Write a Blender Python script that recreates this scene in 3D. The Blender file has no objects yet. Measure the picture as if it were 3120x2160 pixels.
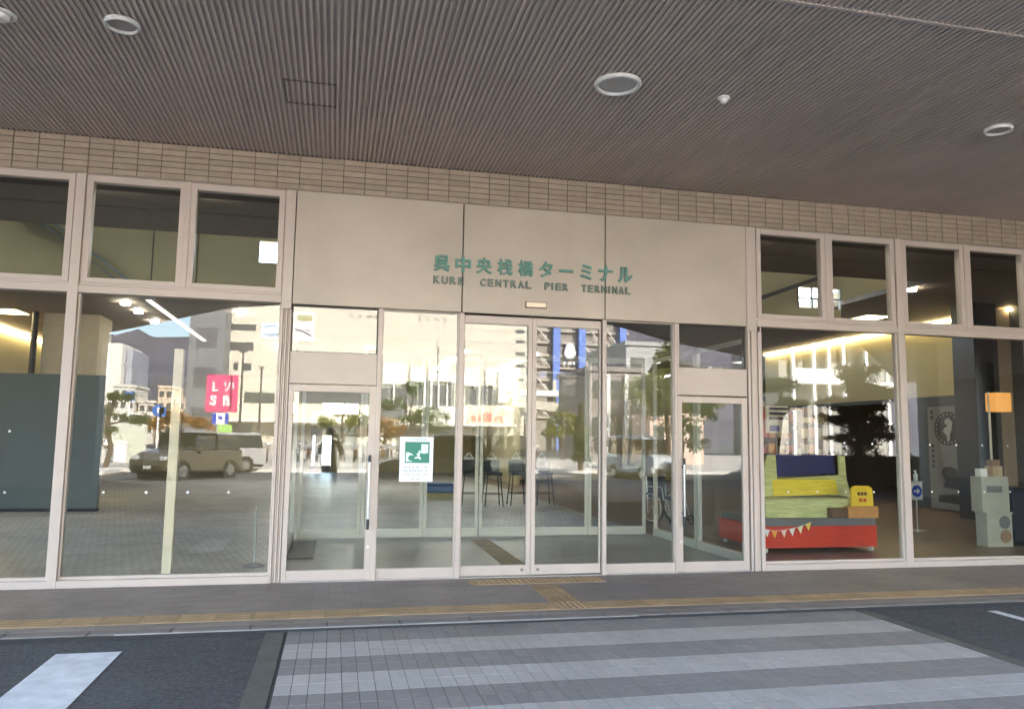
import bpy, math, random
from mathutils import Vector, Matrix
R = random.Random(7)
scn = bpy.context.scene
COL = scn.collection
rad = math.radians
# ------------------------------------------------------------------ camera
YAW, PITCH, ROLL, FPX, CAMD, CAMH = 0.220883, 0.10694869, 0.01478605, 2377.73, 8.7696, 1.55
def cam_axes():
    fwd = Vector((math.sin(YAW)*math.cos(PITCH), math.cos(YAW)*math.cos(PITCH), math.sin(PITCH)))
    rt = Vector((math.cos(YAW), -math.sin(YAW), 0)); up = rt.cross(fwd)
    c, s = math.cos(ROLL), math.sin(ROLL)
    return c*rt + s*up, -s*rt + c*up, -fwd
cd = bpy.data.cameras.new('camera'); cam = bpy.data.objects.new('camera', cd); COL.objects.link(cam)
cd.sensor_fit = 'HORIZONTAL'; cd.sensor_width = 36; cd.lens = FPX/3120*36
cd.clip_start = 0.05; cd.clip_end = 6000
a, b, c_ = cam_axes()
cam.matrix_world = Matrix(((a.x, b.x, c_.x, 0), (a.y, b.y, c_.y, -CAMD), (a.z, b.z, c_.z, CAMH), (0, 0, 0, 1)))
scn.camera = cam
# ------------------------------------------------------------------ light
SUN_EL, SUN_AZ = rad(36), rad(28)
w = bpy.data.worlds.new('World'); scn.world = w; w.use_nodes = True
nt = w.node_tree; bg = nt.nodes['Background']
sky = nt.nodes.new('ShaderNodeTexSky'); sky.sky_type = 'NISHITA'; sky.sun_disc = False
sky.sun_elevation = SUN_EL; sky.sun_rotation = SUN_AZ; sky.air_density = 1.0; sky.dust_density = 1.2
nt.links.new(sky.outputs[0], bg.inputs[0]); bg.inputs[1].default_value = 0.15
sd = bpy.data.lights.new('sun', 'SUN'); sd.energy = 4.6; sd.angle = rad(.53); sd.color = (1, .945, .86)
sun = bpy.data.objects.new('sun', sd); COL.objects.link(sun)
sv = Vector((math.sin(SUN_AZ)*math.cos(SUN_EL), math.cos(SUN_AZ)*math.cos(SUN_EL), math.sin(SUN_EL)))
sun.rotation_euler = sv.to_track_quat('Z', 'Y').to_euler(); sun.location = (20, 30, 60)
vs = scn.view_settings
vs.view_transform = 'Standard'; vs.look = 'None'; vs.gamma = 1; vs.use_curve_mapping = False
vs.exposure = 4.1
cy = scn.cycles
cy.use_denoising = True
cy.max_bounces = 10; cy.diffuse_bounces = 5; cy.glossy_bounces = 4; cy.transparent_max_bounces = 24
cy.sample_clamp_indirect = 6; cy.caustics_reflective = False; cy.caustics_refractive = False
# ------------------------------------------------------------------ materials
MATS = {}
def mat(name, col, rough=.6, var=.1, scale=5., bump=0., bscale=60., metal=0., island=0., spec=.5, stretch=None, big=0.):
    if name in MATS: return MATS[name]
    m = bpy.data.materials.new(name); m.use_nodes = True; MATS[name] = m
    n, l = m.node_tree.nodes, m.node_tree.links
    p = n['Principled BSDF']
    p.inputs['Roughness'].default_value = rough; p.inputs['Metallic'].default_value = metal
    p.inputs['Specular IOR Level'].default_value = spec
    tc = n.new('ShaderNodeTexCoord'); src = tc.outputs['Object']
    if stretch:
        mp = n.new('ShaderNodeMapping'); mp.inputs['Scale'].default_value = stretch
        l.new(src, mp.inputs[0]); src = mp.outputs[0]
    no = n.new('ShaderNodeTexNoise'); no.inputs['Scale'].default_value = scale; no.inputs['Detail'].default_value = 7
    no.inputs['Roughness'].default_value = .62
    l.new(src, no.inputs['Vector'])
    mr = n.new('ShaderNodeMapRange'); mr.inputs[1].default_value = .28; mr.inputs[2].default_value = .72
    mr.inputs[3].default_value = 1-var; mr.inputs[4].default_value = 1+var
    l.new(no.outputs['Fac'], mr.inputs[0]); val = mr.outputs[0]
    if big:
        n3 = n.new('ShaderNodeTexNoise'); n3.inputs['Scale'].default_value = .75; n3.inputs['Detail'].default_value = 5; n3.inputs['Distortion'].default_value = .8
        l.new(tc.outputs['Object'], n3.inputs['Vector'])
        m3 = n.new('ShaderNodeMapRange'); m3.inputs[1].default_value = .3; m3.inputs[2].default_value = .7; m3.inputs[3].default_value = 1-big; m3.inputs[4].default_value = 1+big
        l.new(n3.outputs['Fac'], m3.inputs[0]); mm3 = n.new('ShaderNodeMath'); mm3.operation = 'MULTIPLY'
        l.new(val, mm3.inputs[0]); l.new(m3.outputs[0], mm3.inputs[1]); val = mm3.outputs[0]
    if island:
        g = n.new('ShaderNodeNewGeometry'); m2 = n.new('ShaderNodeMapRange')
        m2.inputs[3].default_value = 1-island; m2.inputs[4].default_value = 1+island
        l.new(g.outputs['Random Per Island'], m2.inputs[0])
        mm = n.new('ShaderNodeMath'); mm.operation = 'MULTIPLY'
        l.new(val, mm.inputs[0]); l.new(m2.outputs[0], mm.inputs[1]); val = mm.outputs[0]
    vm = n.new('ShaderNodeVectorMath'); vm.operation = 'SCALE'; vm.inputs[0].default_value = col
    l.new(val, vm.inputs['Scale']); l.new(vm.outputs[0], p.inputs['Base Color'])
    if bump:
        nb = n.new('ShaderNodeTexNoise'); nb.inputs['Scale'].default_value = bscale; nb.inputs['Detail'].default_value = 4
        l.new(src, nb.inputs['Vector'])
        bp = n.new('ShaderNodeBump'); bp.inputs['Strength'].default_value = bump; bp.inputs['Distance'].default_value = .01
        l.new(nb.outputs['Fac'], bp.inputs['Height']); l.new(bp.outputs[0], p.inputs['Normal'])
    return m
def brickmat(name, c1, c2, cm, bw, bh, mortar, rough=.6, rot=0, bump=.3, off=.5):
    m = bpy.data.materials.new(name); m.use_nodes = True; MATS[name] = m
    n, l = m.node_tree.nodes, m.node_tree.links; p = n['Principled BSDF']; p.inputs['Roughness'].default_value = rough
    tc = n.new('ShaderNodeTexCoord'); mp = n.new('ShaderNodeMapping'); mp.inputs['Rotation'].default_value = (0, 0, rot)
    l.new(tc.outputs['Object'], mp.inputs[0])
    br = n.new('ShaderNodeTexBrick'); br.offset = off
    br.inputs['Scale'].default_value = 1; br.inputs['Brick Width'].default_value = bw; br.inputs['Row Height'].default_value = bh
    br.inputs['Mortar Size'].default_value = mortar; br.inputs['Mortar Smooth'].default_value = .2
    br.inputs['Color1'].default_value = (*c1, 1); br.inputs['Color2'].default_value = (*c2, 1); br.inputs['Mortar'].default_value = (*cm, 1)
    l.new(mp.outputs[0], br.inputs['Vector'])
    no = n.new('ShaderNodeTexNoise'); no.inputs['Scale'].default_value = 1.3; no.inputs['Detail'].default_value = 8
    l.new(tc.outputs['Object'], no.inputs['Vector'])
    mr = n.new('ShaderNodeMapRange'); mr.inputs[1].default_value = .3; mr.inputs[2].default_value = .7; mr.inputs[3].default_value = .8; mr.inputs[4].default_value = 1.2
    l.new(no.outputs['Fac'], mr.inputs[0])
    vm = n.new('ShaderNodeVectorMath'); vm.operation = 'SCALE'
    l.new(br.outputs['Color'], vm.inputs[0]); l.new(mr.outputs[0], vm.inputs['Scale']); l.new(vm.outputs[0], p.inputs['Base Color'])
    bp = n.new('ShaderNodeBump'); bp.inputs['Strength'].default_value = bump; bp.inputs['Distance'].default_value = .004; bp.invert = True
    l.new(br.outputs['Fac'], bp.inputs['Height']); l.new(bp.outputs[0], p.inputs['Normal'])
    return m
def emit(name, col, s):
    m = bpy.data.materials.new(name); m.use_nodes = True; MATS[name] = m
    p = m.node_tree.nodes['Principled BSDF']; p.inputs['Base Color'].default_value = (*col, 1)
    p.inputs['Emission Color'].default_value = (*col, 1); p.inputs['Emission Strength'].default_value = s
    return m
def glass(name, ior=1.60, tint=(.90, .92, .90), rough=0.0, wave=0.):
    m = bpy.data.materials.new(name); m.use_nodes = True; MATS[name] = m
    n, l = m.node_tree.nodes, m.node_tree.links
    n.remove(n['Principled BSDF']); out = n['Material Output']
    tr = n.new('ShaderNodeBsdfTransparent'); tr.inputs[0].default_value = (*tint, 1)
    gl = n.new('ShaderNodeBsdfGlossy'); gl.inputs['Roughness'].default_value = rough; gl.inputs['Color'].default_value = (1, .99, .96, 1)
    fr = n.new('ShaderNodeFresnel'); fr.inputs['IOR'].default_value = ior
    ge = n.new('ShaderNodeNewGeometry')
    sub = n.new('ShaderNodeMath'); sub.operation = 'SUBTRACT'; sub.inputs[0].default_value = 1; l.new(ge.outputs['Backfacing'], sub.inputs[1])
    mu = n.new('ShaderNodeMath'); mu.operation = 'MULTIPLY'; l.new(fr.outputs[0], mu.inputs[0]); l.new(sub.outputs[0], mu.inputs[1])
    if wave:
        tc = n.new('ShaderNodeTexCoord'); no = n.new('ShaderNodeTexNoise'); no.inputs['Scale'].default_value = .9; no.inputs['Detail'].default_value = 1
        l.new(tc.outputs['Object'], no.inputs['Vector']); bp = n.new('ShaderNodeBump'); bp.inputs['Strength'].default_value = wave; bp.inputs['Distance'].default_value = .01
        l.new(no.outputs['Fac'], bp.inputs['Height']); l.new(bp.outputs[0], gl.inputs['Normal'])
    mx = n.new('ShaderNodeMixShader'); l.new(mu.outputs[0], mx.inputs[0]); l.new(tr.outputs[0], mx.inputs[1]); l.new(gl.outputs[0], mx.inputs[2])
    l.new(mx.outputs[0], out.inputs[0])
    return m
GLASS = glass('window_glass', wave=.02)
GLASS_IN = glass('inner_glass', ior=1.4, tint=(.95,.96,.95))
FRAME = mat('champagne_aluminium', (.47, .395, .34), .42, .05, 2.5, bump=.03, bscale=30)
FRAME_IN = mat('inner_aluminium', (.60, .57, .50), .45, .05, 3)
PANEL = mat('beige_metal_panel', (.425, .36, .29), .42, .07, 1.1, bump=.05, bscale=.8, big=.07)
TILE = mat('beige_wall_tile', (.31, .245, .18), .55, .12, 9, island=.10, bump=.06, bscale=120)
GROUT = mat('tile_grout', (.10, .075, .058), .9, .15)
SLAT = mat('soffit_slat', (.57, .485, .435), .42, .07, 1.2, island=.05, big=.06)
SOFBACK = mat('soffit_backing', (.47, .395, .35), .8, .1)
CONC = mat('canopy_concrete', (.5, .48, .45), .75, .12, 1.2)
DARK = mat('dark_joint', (.02, .017, .015), .8, .1)
BLACK = mat('black_plastic', (.018, .018, .02), .45, .1)
WHITE = mat('white_paint', (.78, .77, .74), .5, .05)
GREEN = mat('sign_green', (.085, .23, .185), .55, .14, 12)
GREEN2 = mat('sign_dark_green', (.13, .175, .145), .55, .14, 12)
METAL = mat('brushed_steel', (.6, .6, .58), .3, .05, metal=.9)
ASPHALT = mat('asphalt', (.088, .086, .086), .88, .55, 42, bump=.8, bscale=120, big=.16)
LINE = mat('road_paint', (.78, .78, .79), .6, .16, 7, bump=.25, bscale=110)
PAVEL = mat('paver_light', (.475, .435, .40), .66, .10, 30, bump=.2, bscale=90, island=.06, big=.08)
PAVED = mat('paver_dark', (.275, .25, .232), .66, .12, 30, bump=.2, bscale=90, island=.06, big=.08)
JOINT = mat('paver_joint', (.07, .068, .066), .9, .2, 20)
KERB = mat('kerb_stone', (.225, .195, .18), .7, .14, 6, bump=.2, bscale=80)
TACT = mat('tactile_yellow', (.37, .25, .135), .65, .22, 5, bump=.2, bscale=60, island=.12)
SIDEW = brickmat('sidewalk_tile', (.205, .172, .158), (.245, .205, .19), (.135, .115, .108), .30, .10, .004, .55, 0, .25)
FLOORT = brickmat('floor_tile', (.36, .36, .355), (.44, .44, .43), (.18, .18, .18), .10, .20, .006, .38, 0, .2)
WOODF = mat('wood_floor', (.165, .118, .088), .35, .35, 2.2, stretch=(1, 14, 1), bump=.03)
CEILI = mat('interior_ceiling', (.22, .175, .145), .7, .1)
OLIVE = mat('olive_wall', (.42, .365, .20), .7, .06, 1)
# ------------------------------------------------------------------ mesh building
class MB:
    def __init__(s): s.v = []; s.f = []
    def add(s, vs_, fs): o = len(s.v); s.v += [tuple(p) for p in vs_]; s.f += [tuple(i+o for i in f) for f in fs]; return s
    def box(s, x0, x1, y0, y1, z0, z1):
        return s.add([(x0,y0,z0),(x1,y0,z0),(x1,y1,z0),(x0,y1,z0),(x0,y0,z1),(x1,y0,z1),(x1,y1,z1),(x0,y1,z1)],
                     [(0,3,2,1),(4,5,6,7),(0,1,5,4),(1,2,6,5),(2,3,7,6),(3,0,4,7)])
    def poly(s, pts): return s.add(pts, [tuple(range(len(pts)))])
    def cyl(s, p0, p1, r0, r1=None, n=12, cap=True):
        r1 = r0 if r1 is None else r1; p0, p1 = Vector(p0), Vector(p1); d = (p1-p0).normalized()
        u = d.orthogonal().normalized(); v = d.cross(u); vv = []
        for p, r in ((p0, r0), (p1, r1)):
            vv += [p + (u*math.cos(2*math.pi*i/n) + v*math.sin(2*math.pi*i/n))*r for i in range(n)]
        ff = [(i, (i+1) % n, n+(i+1) % n, n+i) for i in range(n)]
        if cap: ff += [tuple(range(n-1, -1, -1)), tuple(range(n, 2*n))]
        return s.add(vv, ff)
    def tube(s, pts, r, n=8):
        for i in range(len(pts)-1): s.cyl(pts[i], pts[i+1], r[i] if isinstance(r, list) else r, r[i+1] if isinstance(r, list) else r, n)
        return s
    def lathe(s, prof, c=(0, 0, 0), n=24):
        vv = [(c[0]+r*math.cos(2*math.pi*i/n), c[1]+r*math.sin(2*math.pi*i/n), c[2]+z) for r, z in prof for i in range(n)]
        ff = [(k*n+i, k*n+(i+1) % n, (k+1)*n+(i+1) % n, (k+1)*n+i) for k in range(len(prof)-1) for i in range(n)]
        return s.add(vv, ff)
    def ell(s, c, r, n=12, m=8):
        pr = [(max(1e-4, math.sin(math.pi*k/m)), -math.cos(math.pi*k/m)) for k in range(m+1)]
        vv = [(c[0]+r[0]*q*math.cos(2*math.pi*i/n), c[1]+r[1]*q*math.sin(2*math.pi*i/n), c[2]+r[2]*z) for q, z in pr for i in range(n)]
        return s.add(vv, [(k*n+i, k*n+(i+1) % n, (k+1)*n+(i+1) % n, (k+1)*n+i) for k in range(m) for i in range(n)])
    def ring(s, c, R0, r, ax='y', n=28, m=6):
        vv = []
        for i in range(n):
            t = 2*math.pi*i/n
            for j in range(m):
                q = 2*math.pi*j/m; rr = R0 + r*math.cos(q); h = r*math.sin(q)
                p = {'y': (rr*math.cos(t), h, rr*math.sin(t)), 'z': (rr*math.cos(t), rr*math.sin(t), h), 'x': (h, rr*math.cos(t), rr*math.sin(t))}[ax]
                vv.append((c[0]+p[0], c[1]+p[1], c[2]+p[2]))
        return s.add(vv, [(i*m+j, ((i+1) % n)*m+j, ((i+1) % n)*m+(j+1) % m, i*m+(j+1) % m) for i in range(n) for j in range(m)])
    def prism_y(s, pts, y0, y1):           # outline in x,z pushed along y
        n = len(pts); vv = [(x, y0, z) for x, z in pts] + [(x, y1, z) for x, z in pts]
        return s.add(vv, [tuple(range(n)), tuple(range(2*n-1, n-1, -1))] + [(i, n+i, n+(i+1) % n, (i+1) % n) for i in range(n)])
    def prism_z(s, pts, z0, z1):
        n = len(pts); vv = [(x, y, z0) for x, y in pts] + [(x, y, z1) for x, y in pts]
        return s.add(vv, [tuple(range(n-1, -1, -1)), tuple(range(n, 2*n))] + [(i, (i+1) % n, n+(i+1) % n, n+i) for i in range(n)])
    def hull(s, prof, w_, d, sh=.9):       # rounded side profile across a vehicle's width
        n = len(prof); cx = sum(p[0] for p in prof)/n; cz = sum(p[1] for p in prof)/n; vv = []
        for y, k in ((-w_, sh), (-w_+d, 1), (w_-d, 1), (w_, sh)):
            vv += [(cx+(x-cx)*(k if k == 1 else (1+k)/2+.02), y, cz+(z-cz)*k) for x, z in prof]
        ff = [tuple(range(n)), tuple(range(4*n-1, 3*n-1, -1))]
        for r in range(3): ff += [(r*n+i, (r+1)*n+i, (r+1)*n+(i+1) % n, r*n+(i+1) % n) for i in range(n)]
        return s.add(vv, ff)
def worldloc(o):
    v = Vector((0, 0, 0))
    while o is not None: v += o.location; o = o.parent
    return v
def obj(name, mb, m, parent=None, bevel=0, smooth=False):
    me = bpy.data.meshes.new(name); o0 = worldloc(parent) if parent else Vector((0, 0, 0))
    me.from_pydata([(p[0]-o0.x, p[1]-o0.y, p[2]-o0.z) for p in mb.v], [], mb.f); me.update()
    if m: me.materials.append(m)
    o = bpy.data.objects.new(name, me); COL.objects.link(o)
    if parent: o.parent = parent
    if smooth:
        for p in me.polygons: p.use_smooth = True
    if bevel:
        bv = o.modifiers.new('bevel', 'BEVEL'); bv.width = bevel; bv.segments = 2; bv.limit_method = 'ANGLE'
    return o
def tag(o, label=None, cat=None, group=None, kind=None):
    if label: o['label'] = label
    if cat: o['category'] = cat
    if group: o['group'] = group
    if kind: o['kind'] = kind
    return o
def thing(name, label, cat, loc=(0, 0, 0), group=None):
    o = bpy.data.objects.new(name, None); COL.objects.link(o); o.location = loc; o.empty_display_size = .2
    return tag(o, label, cat, group)
def struct(name, mb, m, label=None): return tag(obj(name, mb, m), label, None, None, 'structure')
def dup(root, loc, rz=None, label=None, group=None):
    r = root.copy(); COL.objects.link(r); r.location = loc
    if rz is not None: r.rotation_euler = (0, 0, rz)
    if label: r['label'] = label
    if group: r['group'] = group
    for ch in list(root.children):
        c = ch.copy(); COL.objects.link(c); c.parent = r
        for g in ch.children:
            d = g.copy(); COL.objects.link(d); d.parent = c
    return r
def text_mesh(s, size=1., bold=0., ext=.0, sx=1.):
    c = bpy.data.curves.new('glyph', 'FONT'); c.body = s; c.size = size; c.offset = bold; c.extrude = ext; c.resolution_u = 3
    o = bpy.data.objects.new('glyph', c); COL.objects.link(o)
    dg = bpy.context.evaluated_depsgraph_get(); me = bpy.data.meshes.new_from_object(o.evaluated_get(dg))
    vv = [tuple(v.co) for v in me.vertices]; ff = [tuple(p.vertices) for p in me.polygons]
    bpy.data.objects.remove(o); bpy.data.curves.remove(c); bpy.data.meshes.remove(me)
    return vv, ff
def put_text(mb, s, x0, x1, z0, z1, y, bold=.0, ext=.01, sign=1):
    """fit the glyphs of s into the rectangle on the plane y; sign -1 turns the face to +y"""
    vv, ff = text_mesh(s, 1., bold, ext)
    ax = [p[0] for p in vv]; ay = [p[1] for p in vv]; lx, hx, ly, hy = min(ax), max(ax), min(ay), max(ay)
    out = [(x0+(p[0]-lx)/(hx-lx)*(x1-x0), y-p[2]*sign, z0+(p[1]-ly)/(hy-ly)*(z1-z0)) for p in vv]
    mb.add(out, ff if sign > 0 else [tuple(reversed(f)) for f in ff])
# ================================================================== GROUND
RZ = -.03
mb = MB(); mb.poly([(-1500, -1500, RZ-.012), (1500, -1500, RZ-.012), (1500, 1500, RZ-.012), (-1500, 1500, RZ-.012)])
struct('ground', mb, mat('ground_asphalt', (.17, .165, .155), .85, .2, .3, bump=.3, bscale=40))
mb = MB()
mb.poly([(-60, -26, RZ-.004), (60, -26, RZ-.004), (60, -2.06, RZ-.004), (-60, -2.06, RZ-.004)])
struct('road', mb, ASPHALT)
mb = MB(); mb.box(-24, 30, -1.85, 26, -.3, 0)
struct('sidewalk', mb, SIDEW)
mb = MB()
x = -24.
while x < 30: mb.box(x+.002, x+.598, -2.03, -1.853, -.3, .002); x += .6
struct('kerb', mb, KERB)
mb = MB(); mb.box(-1.6, 2.7, -2.0475, -2.0315, -.0035, .0022); _k = MB(); _k.box(-24, 30, -2.048, -2.0315, -.05, -.004); struct('kerb_front_strip', _k, mat('kerb_front_dark', (.03, .028, .027), .9)); struct('kerb_edge', mb, mat('kerb_edge_pale', (.34, .33, .32), .45, .2, 3))  # near-black strip covers the kerb front; paler strip runs along part of its edge
bpy.data.objects['kerb'].modifiers.new('b', 'BEVEL').width = .012
# the paved crossing: real pavers in bands
mbL, mbD, base = MB(), MB(), MB()
X0, X1 = -.33, 4.86
y = -2.042; row = 0
while y > -9.6:
    light = int((-(y-.1)-2.44)//.4) % 2 == 0 if -y+.1 > 2.44 else False
    nx = int((X1-X0)/.1038)
    for i in range(nx):
        xx = X0+.02+i*.1038; t = mbL if light else mbD
        h = RZ+.006+R.uniform(-.0001, .0001)
        t.box(xx+.0022, xx+.1016, y-.197, y-.002, RZ-.05, h)
    y -= .2; row += 1
base.box(X0, X1+.04, y, -2.04, RZ-.06, RZ+.001)
struct('crossing', base, JOINT)
struct('crossing_light_band', mbL, PAVEL); struct('crossing_dark_band', mbD, PAVED)
mb = MB(); mb.box(X0-.15, X0-.003, -9.6, -2.05, RZ-.05, RZ+.006); mb.box(X1+.043, X1+.15, -9.6, -2.05, RZ-.05, RZ+.004)
struct('crossing_edging', mb, mat('edging_concrete', (.13, .125, .105), .8, .25, 4, bump=.3, bscale=70))
mb = MB(); mb.add([(-1.885, -2.42, RZ), (-1.447, -2.42, RZ), (-1.447, -3.8, RZ), (-1.885, -3.8, RZ)], [(3, 2, 1, 0)])
struct('road_marking', mb, LINE)
mb = MB(); mb.add([(6.18, -2.25, RZ), (6.29, -2.25, RZ), (6.29, -6.4, RZ), (6.18, -6.4, RZ)], [(3, 2, 1, 0)])
struct('road_marking', mb, LINE)
# tactile paving
mb = MB()
def tact(cx, cy, bars=True, along='x'):
    mb.box(cx-.1488, cx+.1488, cy-.1488, cy+.1488, -.05, .004)
    if bars:
        for k in range(4):
            o = -.105+k*.07
            if along == 'x': mb.box(cx-.13, cx+.13, cy+o-.012, cy+o+.012, .004, .0052)
            else: mb.box(cx+o-.012, cx+o+.012, cy-.13, cy+.13, .004, .0052)
    else:
        for i in range(5):
            for j in range(5): mb.cyl((cx-.11+i*.055, cy-.11+j*.055, .004), (cx-.11+i*.055, cy-.11+j*.055, .009), .014, .009, 6)
for k in range(-70, 90):
    cx = 2.225+k*.3
    if -24 < cx < 29: tact(cx, -1.55, abs(k) > 0)
for k in range(3): tact(2.225, -1.25+k*.3, True, 'y')
for k in range(-2, 3): tact(2.225+k*.3, -.27, False)
struct('tactile_paving', mb, TACT)
mb = MB()
for k in range(10): tact(2.225, .45+k*.3, True, 'y')
struct('tactile_paving', mb, mat('tactile_inner', (.34, .26, .14), .6, .2, 5, island=.1))
# pale forecourt across the road
mb = MB(); mb.box(-60, 60, -69.5, -26.2, -.3, .10)
struct('plaza', mb, brickmat('plaza_paving', (.50, .47, .42), (.58, .54, .48), (.35, .33, .3), .6, .6, .01, .8))
mb = MB(); mb.box(-60, 60, -26.2, -26.0, -.3, .12); mb.box(-10.4, -8.4, -25.9, -23.3, -.3, .10)
struct('kerb', mb, mat('white_kerb', (.72, .70, .66), .7, .1))
# sloping brick footpath by the drop-off loop
mb = MB(); mb.prism_z([(6.4, -9.8), (8.2, -10.3), (14.4, -25.9), (9.5, -25.9)], -.2, .0)
struct('footpath', mb, brickmat('footpath_brick', (.34, .29, .24), (.40, .34, .28), (.2, .18, .16), .2, .1, .006, .8))
# hills
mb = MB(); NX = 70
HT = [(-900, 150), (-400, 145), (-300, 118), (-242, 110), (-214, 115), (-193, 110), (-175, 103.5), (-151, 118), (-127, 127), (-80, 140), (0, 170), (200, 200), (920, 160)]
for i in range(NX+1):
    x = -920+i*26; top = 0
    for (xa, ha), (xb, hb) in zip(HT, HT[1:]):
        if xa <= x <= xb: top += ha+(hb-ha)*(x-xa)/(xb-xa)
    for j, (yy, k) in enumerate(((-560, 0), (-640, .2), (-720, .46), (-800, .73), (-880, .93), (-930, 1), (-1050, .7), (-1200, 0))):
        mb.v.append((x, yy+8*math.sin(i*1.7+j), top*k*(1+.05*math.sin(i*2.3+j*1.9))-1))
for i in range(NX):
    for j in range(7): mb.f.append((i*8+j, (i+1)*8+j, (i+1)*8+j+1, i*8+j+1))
struct('hills', mb, mat('hill_wood_haze', (.115, .112, .13), .9, .35, .02))  # greyish lilac mixes the far haze into the wood colour
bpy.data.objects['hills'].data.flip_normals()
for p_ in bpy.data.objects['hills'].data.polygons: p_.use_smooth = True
# ================================================================== TERMINAL
TB = thing('terminal_building', 'terminal building with beige tiled band, big glazed bays and doors under the slatted canopy', 'building', (2.3, 3, 0))
def tpart(name, mb, m, parent=None, bevel=0, label=None):
    o = obj(name, mb, m, parent or TB, bevel)
    if label: o['label'] = label
    return o
# tiled band
mb = MB(); mb.box(-12, 16, .012, .6, 4.262, 4.75); mb.box(-12, 16, .02, .6, 4.75, 7.0)
WALL = tpart('wall', mb, GROUT)
mb = MB(); PT = .2395; ro = (4.655-4.264)/6
for r_ in range(6):
    for k in range(-64, 68):
        x = -3.363+k*PT; mb.box(x+.0042, x+PT-.0042, R.uniform(-.0015, .0015), .03, 4.264+r_*ro+.0036, 4.264+(r_+1)*ro-.0036)
tpart('wall_tile', mb, TILE, WALL)
mb = MB(); mb.box(-12, 16, .002, .09, 4.250, 4.2625)
tpart('head_flashing', mb, mat('flashing', (.33, .27, .22), .5))
# sign panels over the doors
for xa, xb in ((-.503, 1.362), (1.374, 3.091), (3.103, 4.958)):
    mb = MB(); mb.box(xa, xb, -.022, .08, 2.977, 4.246)
    tpart('sign_panel', mb, PANEL, bevel=.006)
mb = MB(); mb.box(-.51, 4.965, .02, .09, 2.975, 4.25); tpart('panel_backing', mb, DARK)
# posts
def post(parts, z0, z1):
    mb = MB()
    for xa, xb, ya in parts: mb.box(xa, xb, ya, .12, z0, z1)
    return tpart('post', mb, FRAME, bevel=.004)
P_W = .094
post([(-2.738, -2.646, -.02)], 0, 4.25)
for xa in (-4.86, -6.98, -9.10): post([(xa, xa+.094, -.02)], 0, 4.25)
mb = MB(); tp = post([(-.617, -.514, -.012)], 2.92, 4.25)
post([(-.617, -.596, -.012), (-.593, -.574, .012), (-.571, -.551, -.002), (-.548, -.530, .02), (-.527, -.509, -.008)], 0, 2.92)
mb = MB(); mb.box(-.62, -.505, .03, .13, 0, 2.92); tpart('post_core', mb, mat('bronze_core', (.20, .16, .13), .5))
post([(4.965, 5.052, -.016), (5.055, 5.104, -.006)], 2.92, 4.25)
post([(4.980, 5.012, .0), (5.020, 5.066, -.014), (5.074, 5.105, .004), (5.110, 5.160, -.016)], 0, 2.92)
mb = MB(); mb.box(4.962, 5.158, .035, .13, 0, 2.92); tpart('post_core', mb, MATS['bronze_core'])
for xa in (7.137, 9.228, 11.32, 13.4): post([(xa, xa+.1, -.02)], 0, 4.25)
# upper sashes
def framed(xa, xb, z0, z1, l_, r_, b_, t_, y0=-.008, y1=.09, name='window', m=None, gy=.045, gm=None, bevel=.004, parent=None):
    """frame mesh whose child is the pane"""
    mb = MB(); mb.box(xa, xa+l_, y0, y1, z0, z1); mb.box(xb-r_, xb, y0, y1, z0, z1)
    mb.box(xa+l_, xb-r_, y0+.001, y1, z0, z0+b_); mb.box(xa+l_, xb-r_, y0+.001, y1, z1-t_, z1)
    o = tpart(name, mb, m or FRAME, parent, bevel)
    g = MB(); g.box(xa+l_-.005, xb-r_+.005, gy, gy+.008, z0+b_-.005, z1-t_+.005)
    p = tpart('pane', g, gm or GLASS, o)
    return o
def bay(xa, xb, xl=None):
    x0_ = xa if xl is None else xl
    xs_ = xa; mid = (xa+xb)/2 if xl is None else 6.118
    xa = x0_
    for a_, b_ in ((xa+.012, mid-.024), (mid+.024, xb-.012)): framed(a_, b_, 3.098, 4.246, .062, .062, .052, .075, -.004)
    for b6 in ((mid-.024, mid+.024, -.012, .1, 3.09, 4.248), (xa, xa+.012, .01, .1, 3.09, 4.248), (xb-.012, xb, .01, .1, 3.09, 4.248)):
        mb = MB(); mb.box(*b6); tpart('mullion', mb, FRAME, bevel=.003)
    mb = MB(); mb.box(xa, xb, -.014, .11, 2.985, 3.066); mb.box(xa, xb, .0, .11, 3.069, 3.098)
    tpart('transom', mb, FRAME, bevel=.004)
    # big lower light
    xa = xs_
    mb = MB(); mb.box(xa+.02, xb-.02, .022, .07, .075, .108); mb.box(xa, xa+.02, .02, .09, .075, 2.985); mb.box(xb-.02, xb, .02, .09, .075, 2.985)
    o = tpart('window', mb, FRAME, bevel=.003)
    g = MB(); g.box(xa+.012, xb-.012, .045, .055, .10, 2.982); tpart('pane', g, GLASS, o)
    s_ = MB(); s_.box(xa, xb, -.018, .12, 0, .075); tpart('sill', s_, FRAME, o, .004)
    k = MB(); x_ = xa+.36
    while x_ < xb-.1:
        for zz in (.94, 1.548):
            if zz > 1 and xa > -3 and xa < 4: continue
            k = MB(); k.box(x_-.011, x_+.011, .0425, .0445, zz-.011, zz+.011); tpart('safety_sticker', k, WHITE, o)
        x_ += .405
for xa, xb in ((-9.006, -6.98), (-6.886, -4.86), (-4.766, -2.738), (-2.646, -.617), (5.054, 7.137), (7.237, 9.228), (9.328, 11.32), (11.42, 13.4)):
    bay(xa if xa != 5.054 else 5.160, xb, None if xa != 5.054 else 5.104)
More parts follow.
